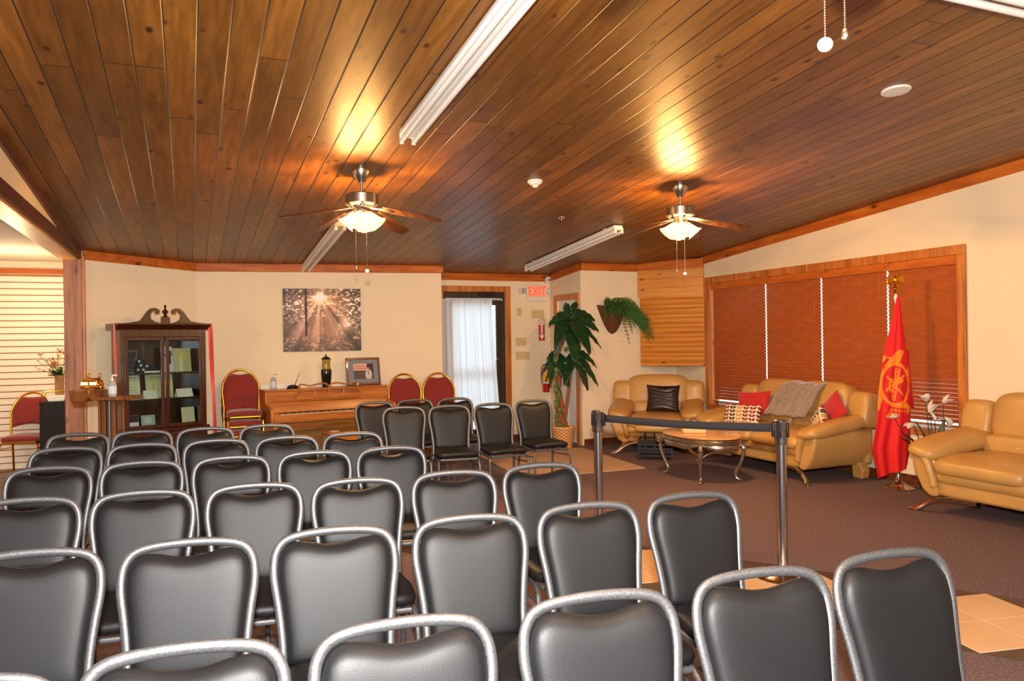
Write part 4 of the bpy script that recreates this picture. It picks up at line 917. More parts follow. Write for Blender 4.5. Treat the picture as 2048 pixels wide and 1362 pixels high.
def blade(b, p, d, ln, w, droop, tw=0):
    p = Vector(p); d = Vector(d).normalized(); h = Vector((d.x, d.y, 0)); h = h.normalized() if h.length > .01 else Vector((1, 0, 0)); sd = Vector((-h.y, h.x, 0))
    def f(s, q):
        c = p + d * ln * q + Vector((0, 0, -droop * q * q * ln)); ww = w * (math.sin(PI * (.06 + .9 * q ** .8)) ** .75); x = s * 2 - 1
        return c + (sd * math.cos(tw) + Vector((0, 0, 1)) * math.sin(tw)) * x * ww + Vector((0, 0, .18 * ww * abs(x) + .01 * math.sin(q * 30 + x)))
    b.grid(f, 7, 16)
crn = [((.09, -.02, 1.78), [(-.9, -.1, .75, .3, .055, .7), (-.1, -.1, 1.2, .27, .06, .1), (.55, 0, 1.1, .34, .07, .25), (1, 0, .5, .46, .075, .5), (1, -.3, .1, .44, .075, .5), (.8, -.2, -.3, .5, .05, .5), (-1, -.15, .25, .32, .06, .5), (-.5, -.5, -.1, .4, .08, .9), (.3, -.6, -.2, .45, .1, .8), (.0, -.5, -.6, .5, .1, .5), (-.5, -.1, -.9, .5, .07, .3), (.35, .1, -.9, .5, .09, .3)]),
       ((.17, 0, 1.3), [(1, -.2, .2, .34, .05, .8), (.7, -.2, -.6, .45, .08, .4), (.3, -.4, -.8, .45, .08, .3), (.9, 0, -.7, .4, .06, .3), (-.4, -.4, -.5, .4, .07, .4), (.1, -.3, .6, .3, .06, .7)]),
       ((-.05, .04, 1.3), [(-1, -.2, .3, .19, .035, .7), (-.6, -.2, -.8, .36, .04, .3), (-.4, -.3, -.9, .42, .045, .2), (-.7, .1, -.5, .3, .04, .4), (.2, -.4, -.7, .4, .08, .3)])]
for base_, ls in crn:
    for l in ls:
        b = MB(); blade(b, base_, l[:3], l[3] * .95, l[4] * 1.25, l[5], (1.05 if abs(l[0]) > .5 else .3) * (1 if l[0] > 0 else -1)); b.build('leaf', m_leaf, t, smooth=180, solid=.002)
for k in range(16):
    z = .32 + k * .07; b = MB(); a = k * 2.1; x = -.1 + .03 * math.cos(a) + (.1 if k % 3 == 0 and z > .9 else 0)
    def f(s, q, x=x, z=z, a=a): rr = .034 * q; an = 2 * PI * s; return (x + rr * math.cos(an) * (1 + .25 * math.cos(an)), -.05 - .012 * math.sin(an) - .02 * (k % 2), z + rr * math.sin(an))
    b.grid(f, 14, 3, wrap=True); b.build('trailing_leaf', m_leaf3, t, smooth=180, solid=.002)

# fern in a coconut-fibre wall basket
t = thing('hanging_fern', 'green fern in a dark fibre wall basket beside the pine boarding', 'hanging plant', (5.58, 9.6, 1.63), 0)
def cn(s, q):
    a = PI + PI * s; r = .19 * (q ** .55); return (r * math.cos(a) * 1.05 + .03 * (1 - q) , r * math.sin(a) * .9 - .005, .34 * q - .05 + .06 * q * math.cos(a) * -1)
MB().grid(cn, 30, 14).build('fibre_basket', m_coco, t, smooth=180, solid=.02)
MB().tube([(.19 * 1.05 * math.cos(a), .17 * math.sin(a), .29 - .06 * math.cos(a)) for a in np.linspace(PI, 2 * PI, 24)], .008, 8).build('basket_rim', m_coco, t)
rng = random.Random(3)
for k in range(62):
    a = rng.uniform(PI * .98, 2 * PI * 1.02); el = rng.uniform(.1, 1.3); ln = rng.uniform(.25, .56); p = Vector((.08 * math.cos(a) + .04, -.06 + .03 * math.sin(a), .3))
    d = Vector((math.cos(a) * .9 + .55, -.35 + .25 * math.sin(a), math.sin(el) * (1.0 if math.cos(a) < .2 else .6))).normalized(); dr = rng.uniform(.6, 1.25); b = MB()
    for i in range(18):
        q = (i + 1) / 18; c = p + d * ln * q + Vector((0, 0, -dr * ln * q * q)); tg = (d + Vector((0, 0, -2 * dr * q))).normalized(); sd = tg.cross(Vector((0, 1, 0.2))).normalized(); w = .056 * math.sin(PI * (.12 + .85 * q)) + .006
        c.y = min(c.y, -.02)
        for s in (-1, 1):
            e = c + sd * s * w + tg * .012; m1 = c + sd * s * w * .5 + tg * .012; m2 = c + sd * s * w * .5 - tg * .006
            for v_ in (e, m1, m2): v_.y = min(v_.y, -.015)
            b.add([c, m1, e, m2], [(0, 1, 2, 3)])
    b.tube([tuple(Vector((c_.x, min(c_.y, -.02), c_.z))) for c_ in [p + d * ln * q + Vector((0, 0, -dr * ln * q * q)) for q in [i / 10 for i in range(11)]]], .0018, 5)
    b.build('frond', m_leaf2, t, smooth=180, solid=.0015)

# ------------------------------------------------------------------ canvas on the back wall
wd = Vector((C_[0] - B_[0], C_[1] - B_[1], 0)).normalized(); wang = math.atan2(wd.y, wd.x)
def forest(s, t):
    t = 1 - t; n1 = fbm(s, t, 14, 3); n2 = fbm(s, t, 40, 9); n3 = fbm(s, t, 6, 21)
    sx, sy = .47, .13; dx = (s - sx) * 1.22; dy = t - sy; r = np.hypot(dx, dy); an = np.arctan2(dx, np.maximum(dy, .001))
    base = np.stack([96 + 90 * n3, 70 + 62 * n3, 52 + 48 * n3], -1)
    rays = (vnoise(an * .5 + 2, an * 0, 16, 5) * .6 + vnoise(an * .5 + 2, an * 0, 40, 6) * .4); fall = np.exp(-r * 1.6) * (dy > -.02)
    base = base * (.62 + .3 * n1[..., None]) + np.stack([10 * n2, 16 * n1, 18 * (1 - s)], -1)
    base += (rays * 230 * fall)[..., None] * np.array([1.0, .78, .6]) + (np.clip(dy, 0, 1) * .6 * rays)[..., None] * np.array([150, 140, 142])
    edge = np.clip(np.abs(s - .5) * 2.1 - .25 + (n1 - .5) * .9, 0, 1)
    base = base * (1 - .62 * edge[..., None]) + edge[..., None] * np.array([20, 22, 26])
    up = (t < .45) & (n2 > .58) & (n1 > .42); base[up] += np.array([78, 66, 62])
    right = (s > .68) & (t < .8) & (n2 > .56) & (n3 > .4); base[right] += np.array([86, 80, 74])
    left = (s < .28) & (t < .55) & (n2 > .6); base[left] += np.array([66, 66, 68])
    tk = (np.abs(s - .29) < .012 + .006 * n1) & (t < .75); base[tk] *= .35
    tk = (np.abs(s - .69) < .004) & (t > .25) & (t < .6); base[tk] *= .5
    glow = (s > .7) & (s < .92) & (t > .42) & (t < .72); g = np.exp(-(((s - .79) / .08) ** 2 + ((t - .58) / .12) ** 2)); base += g[..., None] * np.array([120, 96, 88])
    bot = np.clip((t - .72) / .28, 0, 1); base = base * (1 - .45 * bot[..., None]) + bot[..., None] * np.array([24, 24, 34]) * n1[..., None]
    bt = (t > .78) & (n2 > .62); base[bt] += np.array([70, 50, 24])
    g = np.exp(-(r / .055) ** 2) + .5 * np.exp(-(r / .13) ** 2) + .35 * np.exp(-(dy / .012) ** 2) * np.exp(-(dx / .12) ** 2); base += g[..., None] * np.array([230, 200, 170])
    return base
m_photo = mat_attr('printed_canvas', .6)
t = thing('canvas_print', 'canvas photo of sunbeams through a forest on the wall above the piano', 'picture', (1.625, 10.195, 1.805), wang)
painted('printed_face', forest, lambda s, q: ((s - .5) * .985, -.0335, (q - .5) * .81), 240, 200, m_photo, t)
MB().box(-.493, .493, -.033, -.002, -.406, .406).build('stretcher', m_navy, t)

# ------------------------------------------------------------------ piano
PA = math.atan2(.222, 1.559)
t = thing('upright_piano', 'brown upright spinet piano with open keyboard against the back wall', 'piano', (1.59, 9.88, 0), PA); t.scale = (.965, 1, 1)
# local: x along, front face toward -y; upper case y -.16..+.1
MB().box(-.79, .79, -.15, .1, .44, .925).build('upper_case', m_piano, t, bevel=.006)
MB().box(-.81, .81, -.17, .115, .925, .948).build('lid', m_piano, t, bevel=.006)
for s in (-1, 1):
    MB().prism([(-.155, .0), (.1, .0), (.1, .925), (-.17, .925), (-.17, .82), (-.2, .78), (-.43, .74), (-.45, .7), (-.45, .58), (-.42, .56), (-.155, .54)], s * .79 - .018, s * .79 + .018, 'x').build('side_panel', m_piano, t, bevel=.005)
    MB().lathe([(0, 0), (.022, 0), (.026, .05), (.03, .3), (.036, .5), (.036, .565), (0, .565)], 16, (s * .74, -.39, 0)).build('leg', m_piano, t)
MB().prism([(-.15, .8), (-.2, .79), (-.225, .72), (-.232, .675), (-.2, .675), (-.15, .69)], -.772, .772, 'x').build('fallboard', m_piano, t, bevel=.004)
MB().box(-.77, .77, -.43, -.15, .57, .64).build('key_bed', m_piano, t, bevel=.004)
MB().box(-.77, .77, -.445, -.43, .59, .665).build('key_slip', m_piano, t, bevel=.004)
for s in (-1, 1): MB().box(s * .77 - .075 * (s > 0), s * .77 + .075 * (s < 0), -.43, -.23, .64, .685).build('cheek_block', m_piano, t, bevel=.006)
kb = MB().box(-.695, .695, -.425, -.2, .641, .65).build('keyboard', m_keyb, t)
kw = 1.38 / 52
for k in range(52): MB().box(-.69 + k * kw + .0006, -.69 + (k + 1) * kw - .0006, -.425, -.232, .651, .667).build('white_key', m_key, kb, bevel=.001)
for k in range(51):
    if (k % 7) in (0, 2, 3, 5, 6): MB().box(-.69 + (k + 1) * kw - .006, -.69 + (k + 1) * kw + .006, -.33, -.232, .668, .679).build('black_key', m_keyb, kb, bevel=.002)
MB().box(-.772, .772, -.14, -.12, .06, .57).build('lower_panel', m_pianod, t, bevel=.004)
MB().box(-.79, .79, -.17, .1, .0, .06).build('plinth', m_piano, t, bevel=.004)
for x in (-.05, .05): MB().box(x - .015, x + .015, -.25, -.17, .05, .062).build('pedal', m_brass, t, bevel=.004)
# music desk: carved open frame in front of the case
ds = MB().box(-.42, .42, -.185, -.172, .815, .875).build('music_desk', m_piano, t, bevel=.004)
b = MB()
top = smoothpath([(-.4, -.185, .955), (-.385, -.19, 1.0), (-.33, -.19, 1.0), (-.25, -.19, .985), (-.12, -.19, 1.005), (-.04, -.19, 1.0), (0, -.19, .97), (.04, -.19, 1.0), (.12, -.19, 1.005), (.25, -.19, .985), (.33, -.19, 1.0), (.385, -.19, 1.0), (.4, -.185, .955)])
b.tube(top, .0085, 8)
for s in (-1, 1): b.tube(smoothpath([(s * .385, -.19, 1.0), (s * .375, -.19, .93), (s * .4, -.188, .9), (s * .415, -.18, .86)]), .008, 8)
b.tube(smoothpath([(-.385, -.188, .89), (-.3, -.188, .925), (0, -.188, .93), (.3, -.188, .925), (.385, -.188, .89)]), .006, 8)
b.tube([(0, -.19, .98), (0, -.188, .87)], .012, 8)
for s in (-.19, .19): b.tube([(s, -.188, .93), (s, -.188, .87)], .007, 8)
b.build('desk_frame', m_piano, ds)
Mp = Matrix.Translation((1.59, 9.88, 0)) @ Matrix.Rotation(PA, 4, 'Z')
def onp(x, y, z=.949): return tuple(Mp @ Vector((x, y, z)))
tag(MB().box(-.76, .5, -.006, .006, .0, 1.0).build('backing_sheet', m_wallw, None), 'thin white board standing upright behind the piano', 'board', loc=onp(.0, .125, 0), rz=PA)
# objects on the piano
def pumpbottle(label, loc, s=1, rz=0):
    t = thing('sanitizer_bottle', label, 'bottle', loc, rz)
    MB().lathe([(0, 0), (.028 * s, 0), (.031 * s, .006 * s), (.031 * s, .095 * s), (.02 * s, .12 * s), (.012 * s, .128 * s), (0, .128 * s)], 24).build('bottle', m_liquid, t)
    MB().lathe([(.0314 * s, .02 * s), (.0318 * s, .021 * s), (.0318 * s, .08 * s), (.0314 * s, .081 * s)], 24, cap=False).build('label', m_label, t)
    MB().lathe([(0, .126 * s), (.013 * s, .126 * s), (.013 * s, .14 * s), (.005 * s, .142 * s), (.005 * s, .165 * s), (0, .165 * s)], 16).tube([(0, 0, .168 * s), (.035 * s, 0, .166 * s)], .006 * s, 8).build('pump', m_whitem, t)
    return t
pumpbottle('clear pump bottle standing at the left end of the piano', onp(-.64, -.02), 1.15)
t = thing('pen_stand', 'black oval desk pen holder with a slanting pen on the piano', 'pen holder', onp(-.41, -.03), PA)
MB().lathe([(0, 0), (.07, 0), (.074, .01), (.06, .032), (.03, .044), (0, .046)], 28, sy=.7).build('base', m_blackp, t)
MB().tube([(.025, 0, .04), (.09, 0, .2)], .004, 8, taper=[1.2, .6]).build('pen', m_mahog, t)
t = thing('lidded_urn', 'lidded ceramic urn, olive gold above black glaze, in the piano centre', 'urn', onp(.02, -.01), PA)
MB().lathe([(0, 0), (.05, 0), (.052, .02), (.058, .06), (.066, .15), (.068, .2), (.06, .225), (0, .225)], 32).build('lower_body', m_urnb, t)
MB().lathe([(0, .222), (.06, .222), (.054, .24), (.05, .27), (.05, .33), (.056, .345), (.05, .35), (0, .35)], 32).build('neck', m_urny, t)
MB().lathe([(0, .349), (.062, .349), (.05, .365), (.03, .38), (.01, .388), (.008, .395), (.012, .405), (0, .412)], 28).build('lid', m_urnb, t)
def snap(s, q):
    out = np.zeros(s.shape + (3,)); out[:] = (66, 38, 30); out[(s < .68) & (q > .55 + .1 * s * 0)] = (214, 176, 150)
    w = (s < .66) & (s > .05) & (((q > .80) & (q < .88)) | ((q > .66) & (q < .74))) & ((np.floor(s * 42) % 3) > 0); out[w] = (178, 62, 44)
    out[(q < .5) & (s < .6)] = (86, 72, 66); m = (((s - .75) / .17) ** 2 + ((q - .28) / .36) ** 2 < 1); out[m] = (198, 186, 188)
    out[(((s - .72) / .06) ** 2 + ((q - .7) / .11) ** 2 < 1)] = (206, 140, 110); out[(((s - .72) / .065) ** 2 + ((q - .8) / .06) ** 2 < 1)] = (34, 20, 16); out[(np.abs(s - .74) < .018) & (q < .58) & (q > .25)] = (30, 28, 34)
    return out
t = thing('framed_photo', 'mahogany framed photo with a grey mat leaning at the right of the piano', 'picture frame', onp(.53, .02), PA); t.rotation_euler = (R(-9), 0, PA)
b = MB().box(-.23, .23, -.012, .012, 0, .028).box(-.23, .23, -.012, .012, .332, .36).box(-.23, -.202, -.012, .012, .028, .332).box(.202, .23, -.012, .012, .028, .332); b.build('frame', m_mahog, t, bevel=.004)
MB().box(-.202, .202, -.002, .008, .028, .332).build('mat', m_matt, t)
painted('photo', snap, lambda s, q: (-.13 + .27 * s, -.004, .08 + .2 * q), 80, 60, m_photo, t)
t = thing('piano_bench', 'brown wooden piano bench in front of the lower piano panel', 'bench', tuple(Mp @ Vector((.16, -.78, 0))), PA)
MB().box(-.4, .4, -.17, .17, .44, .47).build('seat', m_piano, t, bevel=.006)
MB().box(-.37, .37, -.15, .15, .36, .44).build('apron', m_piano, t, bevel=.004)
for sx in (-1, 1):
    for sy in (-1, 1): MB().box(sx * .355 - .022, sx * .355 + .022, sy * .135 - .022, sy * .135 + .022, 0, .4).build('leg', m_piano, t, bevel=.004)
tag(MB().box(-.05, .05, -.035, .035, 0, .004).build('paper_slip', m_paper), 'small white paper slip at the left of the piano bench', 'paper', loc=tuple(Mp @ Vector((-.14, -.8, .471))), rz=PA + .4)

# ------------------------------------------------------------------ curio cabinet
CA = R(22); cw = .5
t = thing('curio_cabinet', 'dark cherry curio cabinet with glass doors and a scrolled broken pediment', 'cabinet', (-.305, 9.62, 0), CA)
Mc = Matrix.Translation((-.305, 9.62, 0)) @ Matrix.Rotation(CA, 4, 'Z'); fy = -.17; by = .17; hw = .435
for s in (-1, 1): MB().box(s * hw - .012, s * hw + .012, fy, by, .56, 1.68).build('side_panel', m_cherry, t, bevel=.003)
MB().box(-hw, hw, by - .012, by, .56, 1.68).build('back_panel', m_cherry, t)
MB().box(-hw - .03, hw + .03, fy - .03, by, .1, .56).build('base_case', m_cherry, t, bevel=.006)
MB().prism([(fy - .05, .545), (fy - .055, .56), (fy - .04, .58), (by, .58), (by, .545)], -hw - .05, hw + .05, 'x').build('waist_moulding', m_cherry, t, bevel=.003)
for s in (-1, 1):
    dr = MB().box(s * .24 - .215, s * .24 + .215, fy - .045, fy - .03, .33, .52).build('drawer', m_cherry, t, bevel=.005)
    for q in (-.1, .1): MB().sup((s * .24 + q, fy - .056, .425), (.014, .014, .014), 1, 1, 14, 8).build('knob', m_brass, dr)
MB().prism([(-hw - .03, .0), (-hw - .03, .11), (hw + .03, .11), (hw + .03, 0), (hw - .04, 0), (hw - .1, .06), (.12, .07), (0, .03), (-.12, .07), (-hw + .1, .06), (-hw + .04, 0)], fy - .03, fy - .01).build('skirt', m_cherry, t)
for s in (-1, 1): MB().box(s * (hw + .0) - .03, s * (hw + .0) + .03, by - .06, by, 0, .1).build('foot', m_cherry, t)
MB().box(-hw, hw, fy, by, 1.6, 1.69).build('frieze', m_cherry, t, bevel=.003)
MB().prism([(fy - .01, 1.68), (fy - .05, 1.72), (fy - .07, 1.735), (fy - .07, 1.75), (by, 1.75), (by, 1.68)], -hw - .07, hw + .07, 'x').build('cornice', m_cherry, t, bevel=.003)
for s in (-1, 1):
    g = [(.06, 1.75)] + [(s_, z_) for s_, z_ in [(hw + .02, 1.75), (hw - .06, 1.757), (.28, 1.775), (.24, 1.82), (.2, 1.88), (.16, 1.915), (.11, 1.92), (.075, 1.905), (.06, 1.88), (.075, 1.86), (.1, 1.855), (.115, 1.87), (.1, 1.885), (.14, 1.885), (.165, 1.85), (.16, 1.8), (.12, 1.768)]]
    g = [(s * x, z) for x, z in g][::s]
    MB().prism(g, fy - .06, fy - .03).build('scroll_pediment', m_cherry, t, bevel=.003)
MB().box(-.045, .045, fy - .06, fy - .02, 1.75, 1.82).lathe([(0, 1.82), (.035, 1.82), (.02, 1.835), (.012, 1.85), (.03, 1.875), (.034, 1.89), (.015, 1.9), (.008, 1.92), (.014, 1.94), (.008, 1.955), (0, 1.96)], 20, (0, fy - .04, 0)).build('finial', m_cherry, t)
for s in (-1, 1): MB().box(s * hw - .03, s * hw + .03, fy - .01, fy + .004, .58, 1.68).box(s * hw - .012, s * hw + .012, fy - .018, fy - .01, .6, 1.64).build('pilaster', m_cherry, t, bevel=.003)
for s in (-1, 1):
    x0, x1 = (.006, .425) if s > 0 else (-.425, -.006)
    b = MB().box(x0, x0 + .04, fy - .022, fy - .002, .585, 1.6).box(x1 - .04, x1, fy - .022, fy - .002, .585, 1.6).box(x0 + .04, x1 - .04, fy - .022, fy - .002, .585, .625).box(x0 + .04, x1 - .04, fy - .022, fy - .002, 1.56, 1.6)
    dr = b.build('door', m_cherry, t, bevel=.004); MB().box(x0 + .035, x1 - .035, fy - .014, fy - .011, .62, 1.565).build('glass_pane', m_glass, dr)
    MB().sup((x0 + .02 if s > 0 else x1 - .02, fy - .03, 1.08), (.008, .01, .012), 1, 1, 10, 8).build('knob', m_brass, dr)
for z in (.91, 1.2): MB().box(-hw + .012, hw - .012, fy + .02, by - .012, z - .014, z).build('shelf', m_cherry, t)
MB().box(-hw + .012, hw - .012, fy + .005, by - .012, .575, .6).build('cabinet_floor', m_cherry, t)
def inc(x, y, z): return tuple(Mc @ Vector((x, y, z)))
m_cab = mat_attr('printed_paper', .6)
def sheet(name, label, x, y, z, w, h, fn=None, tilt=-10, rz=0, m=None, cat='certificate'):
    t = thing(name, label, cat, inc(x, y, z), CA + rz); t.rotation_euler = (R(tilt), 0, CA + rz)
    MB().box(-w / 2, w / 2, 0, .008, 0, h).build('backing', m or m_paper, t)
    if fn: painted('printed_face', fn, lambda s, q: ((s - .5) * w * .98, -.0012, h * (.01 + .98 * q)), 60, 60, m_cab, t)
    return t
def diploma(tint):
    def f(s, q):
        out = np.zeros(s.shape + (3,)); out[:] = tint
        for (a, b_) in ((.82, .86), (.72, .745)):
            k = (q > a) & (q < b_) & (s > .15) & (s < .85) & ((np.floor(s * 50) % 4) > 0); out[k] = (96, 84, 70)
        for r_ in range(5):
            k = (np.abs(q - (.6 - r_ * .09)) < .01) & (s > .2) & (s < .8) & ((np.floor(s * 50) % 5) > 1); out[k] = (150, 138, 118)
        return out
    return f
def people(s, q):
    out = np.zeros(s.shape + (3,)); out[:] = (206, 204, 206); out[(q > .62) & (q < .86) & (fbm(s, q, 20, 4) > .45)] = (40, 32, 34); out[(np.abs(s - .62) < .2) & (q < .85) & (q > .3)] = (30, 26, 30)
    out[(((s - .6) / .1) ** 2 + ((q - .86) / .06) ** 2 < 1)] = (196, 130, 100); return out
def goldp(s, q):
    out = np.zeros(s.shape + (3,)); g = np.exp(-(((s - .5) / .22) ** 2 + ((q - .7) / .2) ** 2)); out[:] = (196, 176, 130); out += g[..., None] * np.array([30, 24, -40]); out[(np.abs(s - .42) < .08) & (q < .6)] = (216, 202, 176); return out
def card(s, q):
    out = np.zeros(s.shape + (3,)); out[:] = (158, 176, 176); out[(np.abs(s - .5) < .26) & (np.abs(q - .5) < .28)] = (206, 204, 180); return out
def dark(s, q):
    out = np.zeros(s.shape + (3,)); out[:] = (30, 22, 22); out[(s < .42) & (fbm(s, q, 9, 8) > .4)] = (190, 178, 150); out[(s > .6) & (fbm(s, q, 12, 18) > .6)] = (120, 66, 44); return out
sheet('group_photo', 'photo of people standing, upper right door of the curio cabinet, left of two', .11, .02, 1.201, .13, .29, people, cat='photo')
sheet('gold_certificate', 'gold toned certificate at the upper right in the curio cabinet', .28, .02, 1.201, .2, .27, goldp)
sheet('dark_picture', 'dark picture standing turned at the upper left in the curio cabinet', -.32, .02, 1.201, .16, .25, dark, rz=R(-25), cat='picture')
sheet('cream_certificate', 'cream certificate on the middle shelf, far left in the curio cabinet', -.29, .04, .911, .21, .28, diploma((220, 208, 178)))
sheet('yellow_certificate', 'yellowish certificate on the middle shelf behind the cabinet door stiles', .03, .05, .911, .3, .28, diploma((212, 196, 140)))
sheet('folded_note', 'white note with dark patch on the bottom shelf left in the curio cabinet', -.31, -.02, .601, .16, .13, lambda s, q: np.where(((s > .3) & (q > .4))[..., None], np.array([30, 14, 12]), np.array([214, 212, 204])) * np.ones(s.shape + (3,)), cat='note')
sheet('banded_card', 'grey green card on the bottom shelf, centre left of the cabinet', -.12, .0, .601, .15, .12, card, cat='card')
sheet('cream_booklet', 'cream booklet standing on the bottom shelf right in the cabinet', .33, .0, .601, .15, .18, None, m=m_paper2, cat='booklet')
for (x, lab, w) in ((-.13, 'white folded tent card on the middle shelf, left of the door stile', .14), (.25, 'white folded tent card on the middle shelf at the right', .18)):
    tt = tag(MB().prism([(-.05, 0), (-.048, 0), (0, .088), (.048, 0), (.05, 0), (.0, .092)], -w / 2, w / 2, 'x').build('tent_card', m_paper), lab, 'tent card', loc=inc(x, -.07, .9115), rz=CA)
ft = thing('folded_flag', 'triangular folded navy flag with white stars in the curio cabinet', 'folded flag', inc(-.14, -.03, 1.201), CA)
MB().prism([(-.13, 0), (.13, 0), (.12, .02), (-.06, .15), (-.1, .16), (-.13, .04)], -.03, .03).build('cloth', m_navy, ft, bevel=.012)
MB().box(-.04, .13, -.034, .0, -.0, .018).build('white_stripe', m_star, ft)
for (x, z) in ((-.095, .13), (-.075, .085), (-.01, .075), (-.105, .035), (-.05, .035)):
    st = [(x + (.02 if i % 2 == 0 else .008) * math.sin(i * PI / 5), z + (.02 if i % 2 == 0 else .008) * math.cos(i * PI / 5)) for i in range(10)]
    MB().prism(st, -.034, -.031).build('star', m_star, ft)
# ribbons hanging from the cornice
def ribbon(label, x, y, z0, z1, w, dx=0, dy=0, rz=0):
    def f(s, q): ww = w * (.9 + .25 * math.sin(q * 7)); return (dx * q + (s - .5) * ww, dy * q - .006 * math.sin(q * 9 + s * 2), z0 + (z1 - z0) * q)
    o = MB().grid(f, 5, 40).build('red_ribbon', m_ribbon, smooth=180, solid=.002); p = inc(x, y, 0)
    return tag(o, label, 'ribbon', loc=p, rz=CA + rz)
ribbon('red ribbon hanging down the left side of the curio cabinet', -hw - .075, -.15, 1.752, .45, .06, 0, 0, R(-90))
ribbon('red ribbon hanging off the right corner of the curio cabinet', hw + .074, -.2, 1.75, .45, .05, .055, .02, 0)

# ------------------------------------------------------------------ register stand near the left post
LA = R(-22)
t = thing('register_stand', 'wooden register stand with a scrolled ledge and brass lamp left of the cabinet', 'stand', (-.66, 7.66, 0), LA); t.scale = (.76, .8, 1.033)
MB().prism([(-.07, 1.0), (.335, 1.0), (.335, 1.028), (.02, 1.026), (-.04, 1.03), (-.065, 1.06), (-.08, 1.075), (-.1, 1.08), (-.1, 1.03), (-.09, 1.01)], -.2, .16).build('top_board', m_oak, t, bevel=.004, smooth=50)
MB().prism([(-.33, 1.07), (-.32, 1.095), (-.1, 1.1), (-.085, 1.08), (-.09, 1.04), (-.14, .99), (-.28, .985), (-.31, 1.02)], -.21, .12).build('scroll_ledge', m_oak, t, bevel=.012, smooth=60)
b = MB()
for x in (-.09, .18): b.box(x - .012, x + .012, -.02, .02, .06, 1.0)
b.build('side_bars', m_oak, t, bevel=.003)
for x in (-.035, .075): MB().box(x - .024, x + .024, -.03, .03, .06, 1.0).build('post', m_oak, t, bevel=.004)
MB().tube([(.02, 0, .06), (.02, 0, .99)], .024, 16).build('centre_tube', m_frame, t)
MB().box(-.2, .24, -.17, .17, .0, .06).build('base', m_oak, t, bevel=.01)
b = MB().box(-.27, -.06, -.09, .03, 1.1, 1.118).prism([(-.26, 1.118), (-.07, 1.118), (-.075, 1.16), (-.1, 1.185), (-.23, 1.185), (-.255, 1.16)], -.08, .02)
lb = b.build('brass_lamp', m_brass, t, bevel=.008)
for x in (-.22, -.12): MB().box(x - .04, x + .04, -.085, -.08, 1.126, 1.152).build('lamp_window', mat('lamp_glow', (255, 214, 150), .4, emit=2.2), lb, bevel=.004)
MB(Matrix.Translation((-.045, -.06, 1.135)) @ Matrix.Rotation(R(90), 4, 'X')).lathe([(0, -.01), (.034, -.01), (.036, 0), (.03, .01), (.02, .006), (.012, .012), (0, .012)], 28).build('round_dial', m_brass, lb)
for x in (-.2, -.075): MB().sup((x, -.03, 1.2), (.014, .012, .022), .8, .8, 12, 8).sup((x + .012, -.03, 1.222), (.012, .008, .01), 1, 1, 10, 6).build('finial', m_brass, lb)
pb = pumpbottle('pump bottle standing on the wooden register stand', tuple(Matrix.Translation((-.66, 7.66, 0)) @ Matrix.Rotation(LA, 4, 'Z') @ Vector((.07, -.05, 1.0285 * 1.033))), 1.1)

# ------------------------------------------------------------------ draped table in the side room
t = thing('draped_table', 'tall table under a black cloth between the red chair and the wooden post', 'table', (-1.33, 10.42, 0), 0)
def drape(s, q):
    a = 2 * PI * s; ex_ = .22; c_, s_ = math.cos(a), math.sin(a); k = lambda v: math.copysign(abs(v) ** .25, v)
    r = 1 + .04 * q * math.sin(a * 9); return (.25 * k(c_) * r * 1.0, .24 * k(s_) * r, .87 - .86 * q)
MB().grid(drape, 72, 14, wrap=True).build('tablecloth', m_ash, t, smooth=180)
MB().box(-.245, .245, -.235, .235, .855, .872).build('tabletop', m_ash, t, bevel=.006)
t = thing('flower_vase', 'glass vase of white and peach flowers on the black draped table', 'vase', (-1.39, 10.36, .873))
MB().lathe([(0, 0), (.045, 0), (.047, .01), (.05, .3), (.048, .3), (.044, .012), (0, .012)], 24).build('vase', mat('amber_glass', (206, 160, 100), .1, trans=.5), t)
rng = random.Random(5)
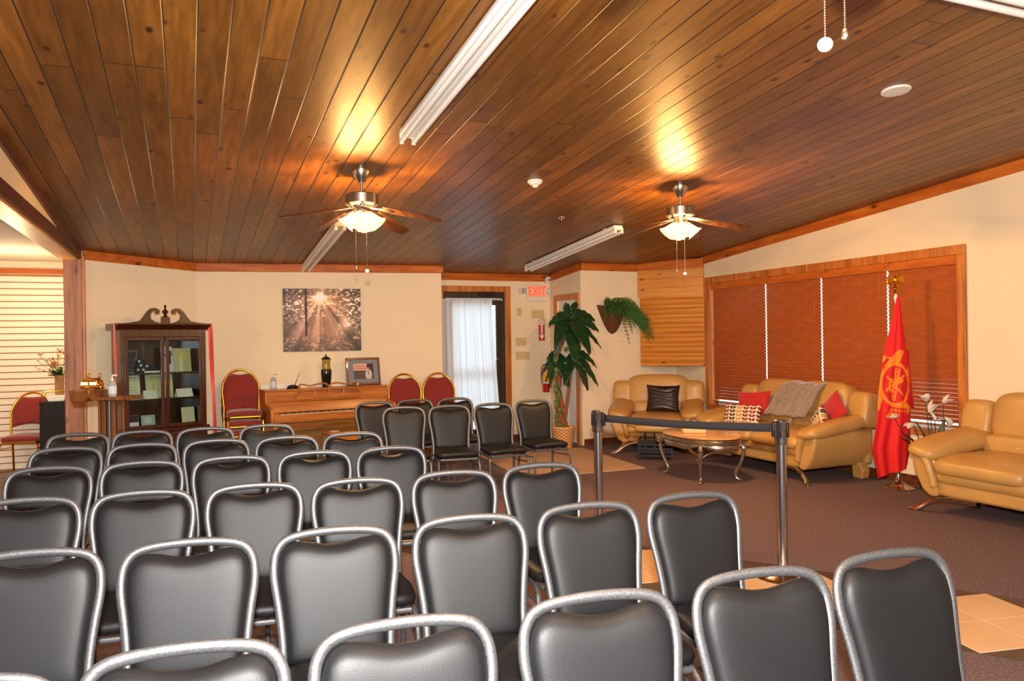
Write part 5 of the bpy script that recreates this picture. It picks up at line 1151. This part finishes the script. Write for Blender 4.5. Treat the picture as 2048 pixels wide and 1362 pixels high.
for k in range(20):
    a = rng.uniform(0, 2 * PI); d = Vector((math.cos(a) * rng.uniform(.2, 1) - .25, math.sin(a) * .5, rng.uniform(.5, 1.4))).normalized(); ln = rng.uniform(.15, .34); p = Vector((0, 0, .27)) + d * ln
    st = MB().tube([(0, 0, .05), (0, 0, .28), tuple(p)], .0025, 5).build('stem', m_leaf3, t)
    b = MB(); r = rng.uniform(.02, .05) if k < 11 else .012
    if k < 11:
        for i in range(9): petal(b, p, (math.cos(i * .7), math.sin(i * .7), .5 + .3 * (i % 3)), r * 1.2, r * .45)
        b.build('blossom', m_petal2 if k % 2 else m_petal, st, smooth=180)
    else:
        for i in range(5): b.sup(tuple(p - d * .03 * i + Vector((rng.uniform(-.015, .015), 0, rng.uniform(-.01, .01)))), (.009, .009, .009), 1, 1, 8, 5)
        b.build('bud', m_bark if k % 2 else m_petal2, st)
    b = MB(); petal(b, (0, 0, .28), (d.x + rng.uniform(-.3, .3), d.y, d.z * .5), .13, .025); b.build('leaf', m_leaf, st, smooth=180)
t = thing('wire_basket', 'white bowl in a thin wire stand on the black draped table', 'bowl', (-1.42, 10.3, .873))
MB().prism([(-.07, .0), (.09, .0), (.11, .07), (-.1, .07)], -.06, .06).build('bowl', m_whitem, t, bevel=.01)
MB().tube([(-.16, -.05, .0), (-.12, -.05, .12), (.1, -.05, .12)], .004, 6).tube([(-.13, .05, .0), (-.1, .05, .12), (.1, .05, .12)], .004, 6).build('wire_stand', m_brass, t)
t = thing('table_lamp', 'lit table lamp mostly hidden behind the left wooden post', 'lamp', (-1.22, 10.5, .873))
MB().lathe([(0, 0), (.06, 0), (.06, .015), (.015, .03), (.012, .45), (0, .45)], 20).build('base', m_brass, t)
MB().lathe([(.11, .42), (.07, .62)], 28, cap=False).build('lamp_shade', m_shade, t)

# small bin by the door
t = thing('waste_bin', 'small black waste bin on the floor beside the glazed door frame', 'bin', (4.52, 10.2, 0))
MB().lathe([(0, 0), (.1, 0), (.125, .3), (.13, .305), (.13, .32), (.118, .32), (.094, .012), (0, .012)], 28).build('bucket', m_blackp, t)
